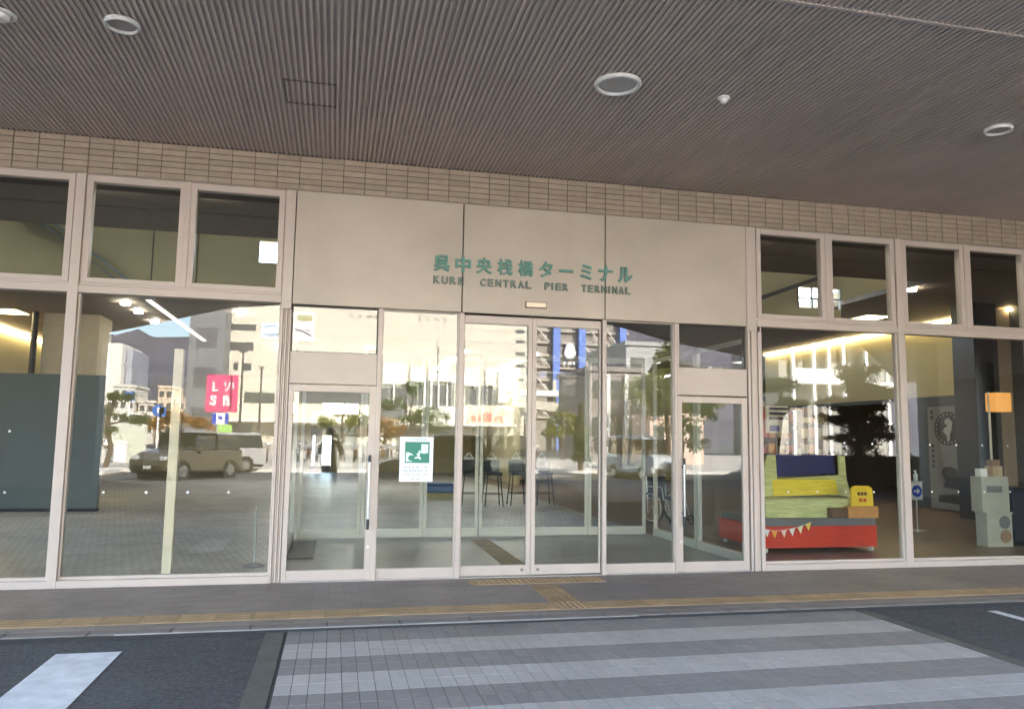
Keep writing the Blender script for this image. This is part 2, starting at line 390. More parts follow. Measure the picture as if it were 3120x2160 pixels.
# doors
def handle(door, x):
    mb = MB(); mb.cyl((x, -.055, .62), (x, -.055, 1.30), .013, n=10)
    h = tpart('handle', mb, METAL, door)
    mb = MB(); mb.cyl((x, -.055, .70), (x, .02, .70), .011, n=8); mb.cyl((x, -.055, 1.24), (x, .02, 1.24), .011, n=8); mb.cyl((x, -.055, .55), (x, -.055, .66), .016, n=10); mb.cyl((x, -.055, 1.27), (x, -.055, 1.345), .016, n=10)
    tpart('handle_bracket', mb, BLACK, door)
D1 = framed(-.503, .438, .010, 2.100, .055, .076, .113, .075, .0, .05, 'glass_door', gy=.02); handle(D1, .385)
D2 = framed(4.027, 4.955, .010, 2.088, .062, .072, .116, .075, .0, .05, 'glass_door', gy=.02); handle(D2, 4.085)
mb = MB()
for x, d_ in ((.395, D1), (4.06, D2)):
    mb = MB(); mb.cyl((x, -.003, .36), (x, .01, .36), .018, n=12); tpart('door_lock', mb, METAL, d_)
for xa, xb, z0, z1 in ((-.505, .43, 2.112, 2.459), (4.058, 4.96, 2.106, 2.441)):
    mb = MB(); mb.box(xa, xb, .008, .09, z0, z1); tpart('spandrel_panel', mb, mat('spandrel', (.47, .40, .345), .45, .05, 1.5), bevel=.004)
framed(-.505, .43, 2.461, 2.972, .014, .012, .006, .014, .03, .09, 'transom_window', mat('dark_bronze', (.05, .04, .035), .5))
framed(4.058, 4.962, 2.443, 2.972, .014, .012, .006, .012, .03, .09, 'transom_window', MATS['dark_bronze'])
post([(.432, .484, -.012)], 0, 2.972); post([(1.350, 1.404, -.012)], 0, 2.972)
post([(3.074, 3.122, -.012)], 0, 2.972); post([(3.992, 4.024, -.012), (4.027, 4.056, -.006)], 2.1, 2.972); post([(3.992, 4.022, -.012)], 0, 2.1)
framed(.484, 1.350, .008, 2.972, .006, .018, .113, .014, .012, .08, 'fixed_window')
framed(3.122, 3.992, .008, 2.972, .006, .012, .113, .012, .012, .08, 'fixed_window')
SL = [framed(1.406, 2.219, .018, 2.956, .014, .050, .110, .094, .022, .072, 'sliding_door', gy=.05),
      framed(2.222, 3.060, .018, 2.956, .050, .016, .110, .094, .022, .072, 'sliding_door', gy=.05)]
mb = MB()
for d, x in ((SL[0], 2.125), (SL[1], 2.31)):
    k = MB(); k.cyl((x, .016, .075), (x, .03, .075), .017, n=14); tpart('door_lock', k, mat('lock_grey', (.15, .14, .14), .4), d)
mb = MB(); mb.box(3.060, 3.074, .05, .1, 0, 2.97); mb.box(1.404, 1.406, .05, .1, 0, 2.97); tpart('door_gap', mb, DARK)
mb = MB(); mb.box(-.5, 4.98, -.01, .14, -.02, .007); tpart('threshold', mb, mat('threshold_steel', (.42, .40, .38), .4, .1, metal=.4))
# vestibule: inner screen at y = 3.5 and glazed sides
def inner(xa, xb, z0=.02, z1=2.9, y=3.5, name='inner_door'):
    return framed(xa, xb, z0, z1, .05, .05, .13, .08, y, y+.05, name, FRAME_IN, y+.02, GLASS_IN, .003)
for xa, xb in ((-.50, .43), (.43, 1.38), (1.38, 2.245), (2.255, 3.08), (3.08, 4.06), (4.06, 5.06)): inner(xa+.004, xb-.004)
def side(xc):
    for ya, yb in ((.13, 1.88), (1.93, 3.48)):
        mb = MB()
        for a_, b_ in ((ya, ya+.045), (yb-.045, yb)): mb.box(xc-.03, xc+.03, a_, b_, .12, 2.9)
        mb.box(xc-.035, xc+.035, ya, yb, 0, .12); mb.box(xc-.03, xc+.03, ya, yb, 2.84, 2.9)
        o = tpart('side_screen', mb, FRAME_IN)
        g = MB(); g.box(xc-.004, xc+.004, ya+.04, yb-.04, .11, 2.85); tpart('pane', g, GLASS_IN, o)
side(-.575); side(5.21)
mb = MB(); mb.box(-.62, 5.26, .13, 3.6, 2.98, 3.06); tpart('vestibule_ceiling', mb, CEILI)
# interior shell
mb = MB(); mb.box(-12, 5.2, 3.56, 26, -.25, .004); mb.box(-12, -.6, .13, 3.56, -.25, .004)
struct('floor', mb, FLOORT)
mb = MB(); mb.box(-.6, 5.2, .15, 3.54, -.25, .003); struct('floor', mb, mat('vestibule_floor', (.32, .31, .295), .35, .12, 3))
mb = MB(); mb.box(5.2, 20, .13, 20, -.25, .005); struct('floor', mb, WOODF)
def boxes(name, bl, m, bevel=0):
    for b6 in bl:
        mb = MB(); mb.box(*b6); tpart(name, mb, m, bevel=bevel)
boxes('interior_ceiling', ((-12, 16, .13, 2.2, 4.52, 4.6), (-12, 16, 2.24, 3.4, 4.52, 4.6), (10.7, 20, 3.4, 20, 4.55, 4.65), (-12, 10.7, 6.1, 26, 3.95, 4.1), (-12, 20, .1, 4.7, 6.62, 6.8), (-12, 20, 5.2, 6.3, 6.62, 6.8)), CEILI)  # gap between the highest boxes is an added slot letting daylight onto the upper wall
boxes('ceiling_recess', ((-12, 16, 2.2, 2.24, 4.60, 4.7), (-12, 10.7, 3.4, 3.46, 4.55, 5.2)), DARK)
boxes('interior_wall', ((-12, -1.5, 6, 6.1, 3.95, 6.62), (-1.5, -.2, 6, 6.1, 3.95, 4.70), (-1.5, -.2, 6, 6.1, 5.10, 6.62), (-.2, 9.58, 6, 6.1, 3.95, 6.62), (9.58, 10.62, 6, 6.1, 3.95, 4.43), (9.58, 10.62, 6, 6.1, 4.88, 6.62), (10.62, 20, 6, 6.1, 4.65, 6.62),
    (-7.7, -7.6, 6.1, 26, 0, 3.95), (-12, -1.0, 26, 26.15, 0, 4.1), (-.06, 6, 26, 26.15, 0, 2.5), (1.0, 6, 26, 26.15, 2.5, 2.95), (-1.0, -.6, 26, 26.15, 2.1, 2.95), (-.6, -.06, 26, 26.15, 2.1, 2.5), (-1.0, 6, 26, 26.15, 2.95, 4.1),
    (-12.1, -12, .1, 26, 0, 6.8), (6, 6.1, 17, 26, 0, 4.1), (14.3, 14.4, 6.35, 15.3, 2.72, 4.55), (6.1, 20, 20, 20.1, 0, 4.6), (-12, 20, .1, .2, 4.3, 6.62)), OLIVE)
boxes('wall_joint', [(x, x+.02, 5.985, 6.0, 3.95, 6.6) for x in (-3.3, -2.55, 2, 4, 7.6, 8.35)], mat('olive_joint', (.1, .09, .06), .8))
boxes('interior_wall', ((14.28, 14.42, 6.35, 8.4, 0, 2.72), (14.3, 14.45, .3, 6.3, 0, 4.55), (14.3, 14.42, 8.4, 15.3, 2.62, 2.72)), mat('charcoal_wall', (.055, .058, .06), .6))
boxes('interior_wall', ((19.9, 20, .3, 20, 0, 4.6), (16, 20, 6, 20, 3.2, 3.3), (14.45, 20, .1, .3, 0, 4.55)), mat('brown_wall', (.10, .065, .045), .7))
mb = MB()
for x in (9.58, 9.91, 10.25, 10.6): mb.box(x, x+.025, 5.98, 6.05, 4.43, 4.88)
mb.box(9.58, 10.62, 5.98, 6.05, 4.63, 4.655)
for x in (-1.5, -1.05, -.62): mb.box(x, x+.025, 5.98, 6.05, 4.7, 5.1)
tpart('clerestory_frame', mb, mat('grey_frame', (.2, .24, .25), .5))
def slope(p, q, t, m):
    mb = MB(); mb.prism_y([(p[0], p[1]), (q[0], q[1]), (q[0], q[1]+t), (p[0], p[1]+t)], 5.85, 5.95); tpart('sloped_beam', mb, m)
slope((6.2, 3.62), (10.5, 5.2), .09, mat('beam_dark', (.06, .05, .04), .6))
slope((-5.6, 5.65), (-3.2, 3.86), .05, MATS['grey_frame']); slope((-5.6, 5.50), (-3.2, 3.72), .03, MATS['grey_frame'])
boxes('roof', ((-12, 16, 6.1, 9, 5.55, 5.75), (-12.2, 20.2, -.0, 4.7, 6.8, 7.4), (-12.2, 20.2, 5.2, 6.3, 6.8, 7.4), (-12, 10.8, 6.1, 26.2, 4.12, 4.26), (10.8, 20.2, 6.1, 20.2, 4.66, 4.9)), CONC)  # first box is an added, unseen eave that keeps sun off the floor
for xa, ya, sx_, sy_, m, h_ in ((-5.84, 8.6, 1.05, .9, mat('pillar_beige', (.42, .36, .27), .7), 3.95), (13.9, 5.3, .39, .4, mat('pillar_wood', (.36, .27, .19), .6), 4.52), (13.05, 5, .6, .6, BLACK, 4.55)):
    mb = MB(); mb.box(xa, xa+sx_, ya, ya+sy_, 0, h_); tpart('pillar', mb, m, bevel=.01)
mb = MB(); mb.cyl((-5.97, 8.55, 0), (-5.97, 8.55, 3.95), .06, n=12); tpart('downpipe', mb, BLACK)
# lit lamps inside
WARM = emit('cove_light', (1, .78, .42), 1.8); LAMPM = emit('lamp_disc', (1, .90, .74), 9.0)
mb = MB(); mb.box(14.20, 14.28, 5.2, 15.2, 4.47, 4.52); tpart('cove_lamp', mb, WARM)
mb = MB(); mb.box(-7.58, -7.50, 7, 14, 3.84, 3.89); tpart('cove_lamp', mb, WARM)
proto = None
def downlight(x, y, z, lab, s=1.):
    global proto
    if proto is None:
        t = thing('downlight', lab, 'ceiling lamp', (x, y, z), 'lit downlights in the hall ceiling')
        m_ = MB(); m_.lathe([(.0005, .0), (.10, .0), (.10, -.013), (.0005, -.013)], (x, y, z), 20); obj('rim', m_, WHITE, t)
        m_ = MB(); m_.cyl((x, y, z-.055), (x, y, z-.013), .078, n=20); obj('lamp_disc', m_, LAMPM, t)
        proto = t; return t
    return dup(proto, (x, y, z), None, lab, 'lit downlights in the hall ceiling')
for x, y, z, lab in ((-2.80, 1.2, 4.518, 'lit round downlight behind the wider upper window beside the thin post'), (-1.62, 1.2, 4.518, 'lit round downlight behind the upper window next to the beige panels'),
        (6.09, 1.2, 4.518, 'lit round downlight above the cart, behind the first upper window past the panels'), (7.28, 1.2, 4.518, 'lit round downlight behind the second upper window past the panels'), (8.50, 1.2, 4.518, 'lit round downlight behind the third upper window past the panels')):
    downlight(x, y, z, lab)
for i, (x, y, z) in enumerate(((-3.86, 6.7, 3.948), (-3.86, 7.7, 3.948), (-3.86, 9.1, 3.948), (-1.9, 7.3, 3.948), (12.35, 11.7, 4.548), (10.78, 4.04, 4.548))):
    downlight(x, y, z, ('nearest of the lit downlights in a row over the hall beside the white post', 'middle one of the lit downlights over the hall beside the white post', 'farthest of the lit downlights over the hall beside the white post',
        'lit downlight above the hall next to the grooved bronze post', 'small lit downlight deep in the shop ceiling above the warm cove', 'faint lit downlight in the dark shop ceiling near the cart')[i])
for loc, sx_, sy_, lab in (((12.35, 7.3, 4.55), .32, .32, 'square lit ceiling light over the shop behind the second upper window'), ((-6.7, 8.6, 3.95), .5, .35, 'rectangular lit ceiling recess above the grey partition')):
    t = thing('ceiling_light', lab, 'ceiling lamp', loc)
    m_ = MB(); m_.box(loc[0]-sx_, loc[0]+sx_, loc[1]-sy_, loc[1]+sy_, loc[2]-.02, loc[2]-.002); obj('frame', m_, WHITE, t)
    m_ = MB(); m_.box(loc[0]-sx_+.03, loc[0]+sx_-.03, loc[1]-sy_+.03, loc[1]+sy_-.03, loc[2]-.026, loc[2]-.021); obj('diffuser', m_, WARM, t)
for x, lab in ((-1.6, 'added glowing fill strip nearest the pale ceiling trough'), (.8, 'added glowing fill strip above the far glass exit'), (3.4, 'added glowing fill strip above the bar stools'), (5.4, 'added glowing fill strip nearest the shop')):  # glowing strips added to brighten the hall interior
    m_ = MB(); m_.box(x, x+.16, 12.5, 18.5, 3.90, 3.948); tag(obj('hall_fill', m_, emit('hall_fill', (1, .95, .86), 2.2) if 'hall_fill' not in MATS else MATS['hall_fill']), lab, 'ceiling lamp', 'added glowing strips over the hall')
m_ = MB(); m_.box(-3.42, -3.33, 6.3, 12.5, 3.925, 3.948); t = tag(obj('linear_lamp', m_, emit('trough_lamp', (1, .95, .85), .12)), 'long pale ceiling trough running back over the hall', 'ceiling lamp')
# ================================================================== CANOPY
EDGE = [(-10.5, -20), (-9.2, -20), (-7.2, -17.8), (-6.9, -17.2), (-4.53, -13.87), (-3.63, -12.54), (-2.59, -11.13), (-1.38, -10.3), (.6, -9.9), (2.8, -9.78), (5, -10.0), (6.84, -10.55), (8.39, -11.98), (10.24, -13.8), (14.3, -16.66), (14.36, -10.9), (17.5, -14.05), (27.5, -25), (32, -25)]
def yedge(x):
    for (xa, ya), (xb, yb) in zip(EDGE, EDGE[1:]):
        if xa <= x <= xb: return ya+(yb-ya)*(x-xa)/(xb-xa)
    return -20
CN = thing('canopy', 'broad brown slatted canopy ceiling over the drop-off in front of the terminal', 'canopy', (2.3, -5, 4.65))
SZ = 4.655
mb, hat = MB(), MB()
x = -10.4
while x < 31:
    ye = yedge(x)+.06
    if -.545 < x < -.115:
        mb.box(x, x+.023, -1.42, -.004, SZ, SZ+.011); mb.box(x, x+.023, ye, -1.925, SZ, SZ+.011); hat.box(x+.002, x+.025, -1.905, -1.440, SZ-.002, SZ+.011)
    else: mb.box(x, x+.023, ye, -.004, SZ, SZ+.011)
    x += .05
SO = obj('soffit', mb, SLAT, CN); HA = obj('access_hatch', hat, SLAT, CN); _g = MB(); _g.box(-.56, -.10, -1.93, -1.895, SZ-.001, SZ+.004); _g.box(-.56, -.10, -1.45, -1.415, SZ-.001, SZ+.004); _g.box(-.56, -.545, -1.93, -1.415, SZ-.001, SZ+.003); _g.box(-.113, -.098, -1.93, -1.415, SZ-.001, SZ+.003); obj('hatch_gap', _g, mat('hatch_shadow', (.20, .17, .15), .8), HA); HA['label'] = 'square access hatch cut in the slats'
mb = MB()
for (xa, ya), (xb, yb) in zip(EDGE, EDGE[1:]):
    mb.add([(xa, -.0, SZ+.014), (xb, -.0, SZ+.014), (xb, yb, SZ+.014), (xa, ya, SZ+.014)], [(0, 1, 2, 3)])
obj('soffit_backing', mb, SOFBACK, CN)
mb = MB()
for (xa, ya), (xb, yb) in zip(EDGE, EDGE[1:]):
    mb.add([(xa, -.0, SZ+.9), (xb, -.0, SZ+.9), (xb, yb, SZ+.9), (xa, ya, SZ+.9)], [(3, 2, 1, 0)])
obj('roof', mb, CONC, CN)
mb = MB()
for (xa, ya), (xb, yb) in zip(EDGE, EDGE[1:]):
    mb.add([(xa, ya, SZ-.02), (xb, yb, SZ-.02), (xb, yb, SZ+.92), (xa, ya, SZ+.92)], [(0, 1, 2, 3)])
fa = obj('fascia', mb, mat('fascia_metal', (.55, .53, .5), .5), CN); so = fa.modifiers.new('solid', 'SOLIDIFY'); so.thickness = .06; so.offset = 1
mb = MB(); mb.box(2.6, 30, -4.10, -4.07, SZ-.004, SZ+.014); o = obj('cover_strip', mb, SLAT, CN)
for x in (-.565, -.100): pass
mb = MB()
for cx, cy_ in ((17.8, -11.8), (24, -16)): mb.cyl((cx, cy_, RZ), (cx, cy_, SZ+.05), .3, n=24)
obj('column', mb, CONC, CN)
mb = MB(); mb.box(-10.4, -6.75, -16.6, -16, RZ, SZ+.02); obj('added_dark_wall', mb, mat('added_dark_wall', (.20, .21, .21), .7, .1, .8), CN)  # wall added so the outermost panes mirror something dark
def canopy_lamp(x, y, lab, k=1.):
    t = thing('canopy_downlight', lab, 'ceiling lamp', (x, y, SZ), 'round downlights in the canopy')
    m_ = MB(); m_.lathe([(r*k, z) for r, z in ((.168, .02), (.168, -.022), (.176, -.034), (.198, -.030), (.207, -.014), (.207, -.001), (.19, .0))], (x, y, SZ), 40); obj('rim', m_, mat('lamp_rim', (.74, .73, .70), .4), t, smooth=True)
    m_ = MB(); m_.lathe([(.0005, -.010), (.17*k, -.010)], (x, y, SZ), 40)
    m_.f = [tuple(reversed(f)) for f in m_.f]; obj('diffuser', m_, mat('lamp_diffuser', (.46, .47, .45), .35, .1, 30) if k == 1 else mat('speaker_grille', (.44, .38, .34), .6, .1, 30), t)
    return t
canopy_lamp(-1.70, -2.585, 'smaller round canopy downlight with a brown face above the wide window', .62)
canopy_lamp(2.305, -2.575, 'round canopy downlight with bright rim above the green lettering')
canopy_lamp(6.27, -2.585, 'smaller round canopy downlight above the windows of the red cart', .62)
def detector(x, y, lab, r=.05):
    t = thing('smoke_detector', lab, 'detector', (x, y, SZ), 'small detectors in the canopy')
    m_ = MB(); m_.lathe([(r*1.3, .0), (r*1.3, -.012), (r*.9, -.016)], (x, y, SZ), 24); obj('base', m_, WHITE, t, smooth=True)
    m_ = MB(); m_.lathe([(r*.85, -.012), (r*.8, -.035), (r*.5, -.052), (.0005, -.056)], (x, y, SZ), 24); obj('dome', m_, WHITE, t, smooth=True)
detector(-2.565, -2.504, 'white detector disc at the canopy edge of view beside the first downlight', .085)
detector(3.335, -2.545, 'small white domed detector beside the bright rimmed downlight', .042)
# ================================================================== SIGN LETTERING
SG = thing('terminal_sign', 'green raised lettering naming the pier terminal on beige panels', 'sign', (2.23, -.022, 3.45))
JP = '呉中央桟橋ターミナル'
pitch = (3.437-1.031-.183)/9
def bold_text(name, ch, xa, xb, z0, z1, m, k, y):
    mb = MB()
    for i, (dx, dz) in enumerate(((0, 0), (-k, 0), (k, 0), (0, k*.7), (0, -k*.7), (-k*.6, k*.4), (k*.6, -k*.4))): put_text(mb, ch, xa+k+dx, xb-k+dx, z0+k*.7+dz, z1-k*.7+dz, y-i*.0005, 0, .011)
    obj(name, mb, m, SG)
for i, ch in enumerate(JP):
    xa = 1.031+i*pitch
    a0, a1, z0, z1 = {'ー': (.005, .178, 3.512, 3.545), 'ミ': (.022, .165, 3.440, 3.622), 'タ': (.006, .172, 3.438, 3.626)}.get(ch, (0, .183, 3.436, 3.624))
    bold_text('character', ch, xa+a0, xa+a1, z0, z1, GREEN, .0045 if ch in '桟橋' else .0075, -.036)
for wd, xa, xb in (('KURE', 1.031, 1.388), ('CENTRAL', 1.572, 2.184), ('PIER', 2.343, 2.632), ('TERMINAL', 2.795, 3.414)):
    n = len(wd); ws = [.45 if c == 'I' else 1.12 if c == 'M' else 1 for c in wd]; u_ = (xb-xa)/(sum(ws)+.30*(n-1)); x = xa
    for c, k in zip(wd, ws):
        bold_text('letter', c, x, x+u_*k*(1 if c != 'I' else .62), 3.291, 3.379, GREEN2, .0045, -.034); x += u_*(k+.30)
t = thing('motion_sensor', 'small cream door sensor box under the green lettering', 'sensor', (2.24, -.022, 3.1))
mb = MB(); mb.box(2.122, 2.358, -.058, -.022, 3.074, 3.130); obj('housing', mb, mat('sensor_cream', (.8, .68, .5), .35), t, .006)
mb = MB(); mb.box(2.114, 2.366, -.045, -.022, 3.064, 3.138); obj('back_plate', mb, mat('sensor_brown', (.16, .09, .05), .5), t)
# ================================================================== NOTICE on the fixed pane
NT = thing('notice_poster', 'white evacuation notice with green running figure stuck to the fixed pane beside the doors', 'poster', (.9, .04, 1.3))
N0, N1, NZ0, NZ1 = .714, 1.088, 1.055, 1.551
mb = MB(); mb.box(N0, N1, .036, .044, NZ0, NZ1); obj('sheet', mb, mat('poster_white', (.72, .74, .78), .45, .03), NT)
mb = MB(); mb.box(.772, 1.046, .0345, .036, 1.262, 1.495); obj('green_field', mb, mat('poster_green', (.012, .20, .13), .5, .05), NT)
mb = MB()
def q(px, pz): return (.772+px*.274, 1.262+pz*.233)
def flat(mb, pts, y0=.0335, y1=.0345): mb.prism_y([q(*p) for p in pts], y0, y1)
flat(mb, [(.66, .46), (.66, .90), (.94, .90), (.94, .44), (.88, .50), (.83, .44)])            # building
flat(mb, [(.04, .06), (.04, .50), (.16, .50), (.27, .44), (.36, .36), (.24, .38), (.16, .32), (.12, .22), (.18, .12), (.34, .06)])   # wave
flat(mb, [(.50, .46), (.60, .50), (.62, .42), (.58, .34), (.66, .22), (.62, .14), (.55, .24), (.46, .20), (.38, .22), (.40, .26), (.50, .30), (.52, .38), (.46, .38)])
cx_, cz_ = q(.60, .54); mb.cyl((cx_, .0335, cz_), (cx_, .0345, cz_), .014, n=14)
obj('pictogram', mb, mat('poster_mint', (.62, .82, .76), .5), NT)
mb = MB()
for i in range(6): mb.box(.83+i*.030, .850+i*.030, .035, .036, 1.512, 1.530)
obj('heading_marks', mb, mat('poster_teal', (.30, .52, .52), .5), NT)
mb = MB()
for r_, (z, h_, n_) in enumerate(((1.216, .020, 6), (1.176, .026, 9), (1.136, .018, 11))):
    for i in range(n_):
        wd = .27/n_
        if R.random() < .9: mb.box(.766+i*wd, .766+i*wd+wd*.66, .035, .036, z-h_/2*R.uniform(.6, 1), z+h_/2*R.uniform(.6, 1))
for x in (.855, .91): mb.box(x, x+.028, .035, .036, 1.078, 1.092)
obj('text_marks', mb, mat('poster_grey', (.40, .46, .48), .5), NT)
# ================================================================== INSIDE THINGS
def single(name, mb, m, label, cat, group=None, bevel=0): return tag(obj(name, mb, m, None, bevel), label, cat, group)
t = thing('partition', 'tall blue-grey partition board standing inside the outermost window', 'partition', (-6.5, 8.3, 0))
mb = MB(); mb.box(-9.2, -4.52, 8.24, 8.40, .06, 2.68); obj('board', mb, mat('partition_grey', (.088, .108, .105), .6, .1, .5), t, .01)
mb = MB(); mb.box(-9.2, -4.52, 8.23, 8.42, 0, .06); obj('plinth', mb, DARK, t)
t = thing('display_column', 'slim cream standing column close behind the wide window', 'column', (-1.75, .66, 0))
mb = MB(); mb.box(-1.80, -1.70, .62, .72, .02, 2.50); obj('shaft', mb, mat('cream_column', (.80, .67, .50), .5), t, .004)
mb = MB(); mb.box(-1.84, -1.66, .58, .76, .004, .02); obj('base', mb, mat('column_base', (.5, .52, .55), .4), t)
t = thing('barrier_post', 'short slim grey barrier post on a round base inside the wide window', 'barrier post', (-.87, 1.1, 0))
mb = MB(); mb.cyl((-.87, 1.1, .02), (-.87, 1.1, .68), .014, n=12); mb.cyl((-.87, 1.1, .66), (-.87, 1.1, .70), .02, n=12); obj('pole', mb, mat('post_grey', (.42, .42, .40), .5), t)
mb = MB(); mb.lathe([(.0005, .05), (.03, .048), (.12, .015), (.125, .004)], (-.87, 1.1, 0), 24); obj('base', mb, mat('post_base', (.20, .20, .195), .5), t, smooth=True)
# the display cart
CT = thing('display_cart', 'low red wheeled cart with grey deck behind the shop window', 'cart', (6.8, 1.8, 0))
mb = MB(); mb.box(5.90, 7.72, 1.30, 2.60, .075, .372); obj('body', mb, mat('cart_red', (.58, .045, .02), .6, .24, 4, stretch=(1, 1, 10), bump=.15, bscale=30), CT, .004)
mb = MB(); mb.box(5.93, 7.73, 1.33, 2.58, .372, .476); obj('deck', mb, mat('cart_grey', (.15, .15, .16), .6), CT, .004)
for x in (5.97, 7.66):
    for y in (1.36, 2.52):
        mb = MB(); mb.cyl((x-.015, y, .042), (x+.015, y, .042), .038, n=16); o = obj('caster', mb, WHITE, CT)
        mb = MB(); mb.box(x-.024, x+.024, y-.02, y+.02, .05, .076); obj('bracket', mb, METAL, o)
ST = thing('step_display', 'stepped wooden display with green sides, yellow riser and navy back on the red cart', 'display stand', (6.8, 1.9, .476))
GRN = mat('step_green', (.54, .55, .25), .7, .32, 4, stretch=(1, 1, 9), bump=.2, bscale=30); YEL = mat('step_yellow', (.74, .58, .06), .65, .22, 4, stretch=(1, 1, 9), bump=.2, bscale=30); NAV = mat('step_navy', (.02, .022, .11), .6, .15, 5)
mb = MB(); mb.box(6.03, 7.40, 1.45, 1.80, .476, .735); obj('lower_step', mb, GRN, ST, .004)
mb = MB(); mb.box(6.20, 7.62, 1.80, 2.12, .735, .75); mb.box(6.32, 7.66, 2.1, 2.45, 1.0, 1.015); obj('tread', mb, mat('tread_olive', (.16, .16, .07), .6), ST)
mb = MB(); mb.add([(6.40, 1.84, .752), (7.50, 1.84, .78), (7.50, 1.92, 1.0), (6.38, 1.92, 1.0), (6.40, 1.87, .752), (7.50, 1.87, .78), (7.50, 1.95, 1.0), (6.38, 1.95, 1.0)],
    [(0, 1, 2, 3), (5, 4, 7, 6), (0, 4, 5, 1), (1, 5, 6, 2), (2, 6, 7, 3), (3, 7, 4, 0)]); obj('riser', mb, YEL, ST)
mb = MB(); mb.add([(6.56, 2.10, 1.03), (7.63, 2.10, 1.075), (7.65, 2.17, 1.365), (6.48, 2.17, 1.365), (6.56, 2.14, 1.03), (7.63, 2.14, 1.075), (7.65, 2.21, 1.365), (6.48, 2.21, 1.365)],
    [(0, 1, 2, 3), (5, 4, 7, 6), (0, 4, 5, 1), (1, 5, 6, 2), (2, 6, 7, 3), (3, 7, 4, 0)]); obj('back_panel', mb, NAV, ST)
mb = MB(); mb.prism_y([(6.02, .476), (6.24, .476), (6.24, .735), (6.38, .735), (6.38, .99), (6.46, 1.0), (6.44, 1.36), (6.30, 1.36), (6.22, 1.0), (6.10, .74)], 1.83, 1.86)
obj('side_panel', mb, GRN, ST)
mb = MB(); mb.prism_y([(7.40, .476), (7.86, .476), (7.86, .735), (7.79, 1.0), (7.77, 1.36), (7.66, 1.36), (7.66, 1.06), (6.6, 1.0), (7.50, 1.0), (7.52, .76)], 2.05, 2.08)
obj('side_panel', mb, GRN, ST)
t = thing('notice_stand', 'small yellow upright notice with brown and red marks on the orange tray', 'notice', (7.55, 1.4, .645))
mb = MB(); mb.prism_y([(7.365, .645), (7.728, .645), (7.715, .90), (7.66, .935), (7.42, .935), (7.378, .90)], 1.36, 1.40); obj('board', mb, mat('notice_yellow', (.85, .58, .03), .5), t, .003)
mb = MB()
for i in range(3): mb.box(7.465+i*.055, 7.51+i*.055, 1.357, 1.36, .80, .845)
obj('text_marks', mb, mat('mark_brown', (.09, .03, .02), .6), t)
mb = MB()
for i in range(2): mb.box(7.488+i*.07, 7.54+i*.07, 1.357, 1.36, .705, .755)
obj('text_marks', mb, mat('mark_red', (.55, .10, .02), .6), t)
mb = MB(); mb.box(7.292, 7.79, 1.34, 1.68, .476, .500); mb.box(7.292, 7.79, 1.34, 1.352, .5, .643); mb.box(7.292, 7.79, 1.668, 1.68, .5, .643); mb.box(7.292, 7.304, 1.352, 1.668, .5, .643); mb.box(7.778, 7.79, 1.352, 1.668, .5, .643); mb.box(7.35, 7.74, 1.354, 1.6, .63, .644)
single('wooden_tray', mb, mat('tray_orange', (.55, .26, .085), .6, .15, 6), 'orange wooden tray box on the corner of the red cart', 'tray')
mb = MB(); mb.box(7.02, 7.285, 1.36, 1.60, .476, .62); single('crate', mb, mat('crate_brown', (.15, .085, .045), .7, .2, 8), 'dark brown crate between the green step and the orange tray', 'crate', None, .004)
BT = thing('bunting', 'string of small triangular flags pinned across the front of the red cart', 'bunting', (6.25, 1.29, .35))
fl = [(5.954, .335), (6.07, .315), (6.22, .325), (6.35, .345), (6.48, .375), (6.606, .415)]
mb = MB(); mb.tube([(x, 1.293, z) for x, z in [(5.90, .35)]+fl+[(6.66, .435)]], .0025, 5); obj('cord', mb, WHITE, BT)
for i, (x, z) in enumerate(fl):
    mb = MB(); tl = (.012 if i < 4 else .02)*(1 if i > 1 else -.3)
    mb.prism_y([(x-.046, z-tl), (x+.046, z+tl), (x+.004, z-.105)], 1.290, 1.292)
    obj('flag', mb, [WHITE, mat('flag_orange', (.85, .42, .06), .7), mat('flag_pink', (.85, .62, .52), .7), WHITE, mat('flag_cream', (.85, .75, .5), .7), mat('flag_gold', (.80, .58, .12), .7)][i], BT)
# arrow stand
t = thing('arrow_sign', 'white sign with blue disc and white arrow on a thin stand inside the shop', 'sign', (10.32, 3.58, 0))
mb = MB(); mb.box(10.205, 10.437, 3.57, 3.585, .555, .866); obj('plate', mb, WHITE, t)
mb = MB(); mb.cyl((10.321, 3.566, .71), (10.321, 3.57, .71), .105, n=32); obj('disc', mb, mat('arrow_blue', (.015, .05, .40), .5), t)
mb = MB(); mb.prism_y([(10.25, .695), (10.32, .695), (10.32, .655), (10.39, .71), (10.32, .765), (10.32, .725), (10.25, .725)], 3.562, 3.566); obj('arrow', mb, WHITE, t)
mb = MB(); mb.cyl((10.33, 3.60, .01), (10.33, 3.60, .88), .012, n=10); mb.box(10.24, 10.42, 3.52, 3.70, .87, .885); obj('pole', mb, METAL, t)
mb = MB(); mb.cyl((10.33, 3.6, .005), (10.33, 3.6, .02), .15, n=24); obj('base', mb, METAL, t)
t = thing('pump_bottle', 'clear hand sanitiser pump bottle standing on the arrow sign', 'bottle', (10.33, 3.6, .885))
mb = MB(); mb.lathe([(.0005, 0), (.04, 0), (.042, .12), (.015, .15), (.015, .17)], (10.33, 3.6, .885), 16); obj('bottle_body', mb, mat('bottle_clear', (.6, .66, .68), .2), t, smooth=True)
mb = MB(); mb.box(10.29, 10.345, 3.59, 3.61, 1.065, 1.08); mb.cyl((10.33, 3.6, 1.05), (10.33, 3.6, 1.07), .012, n=8); obj('pump', mb, WHITE, t)
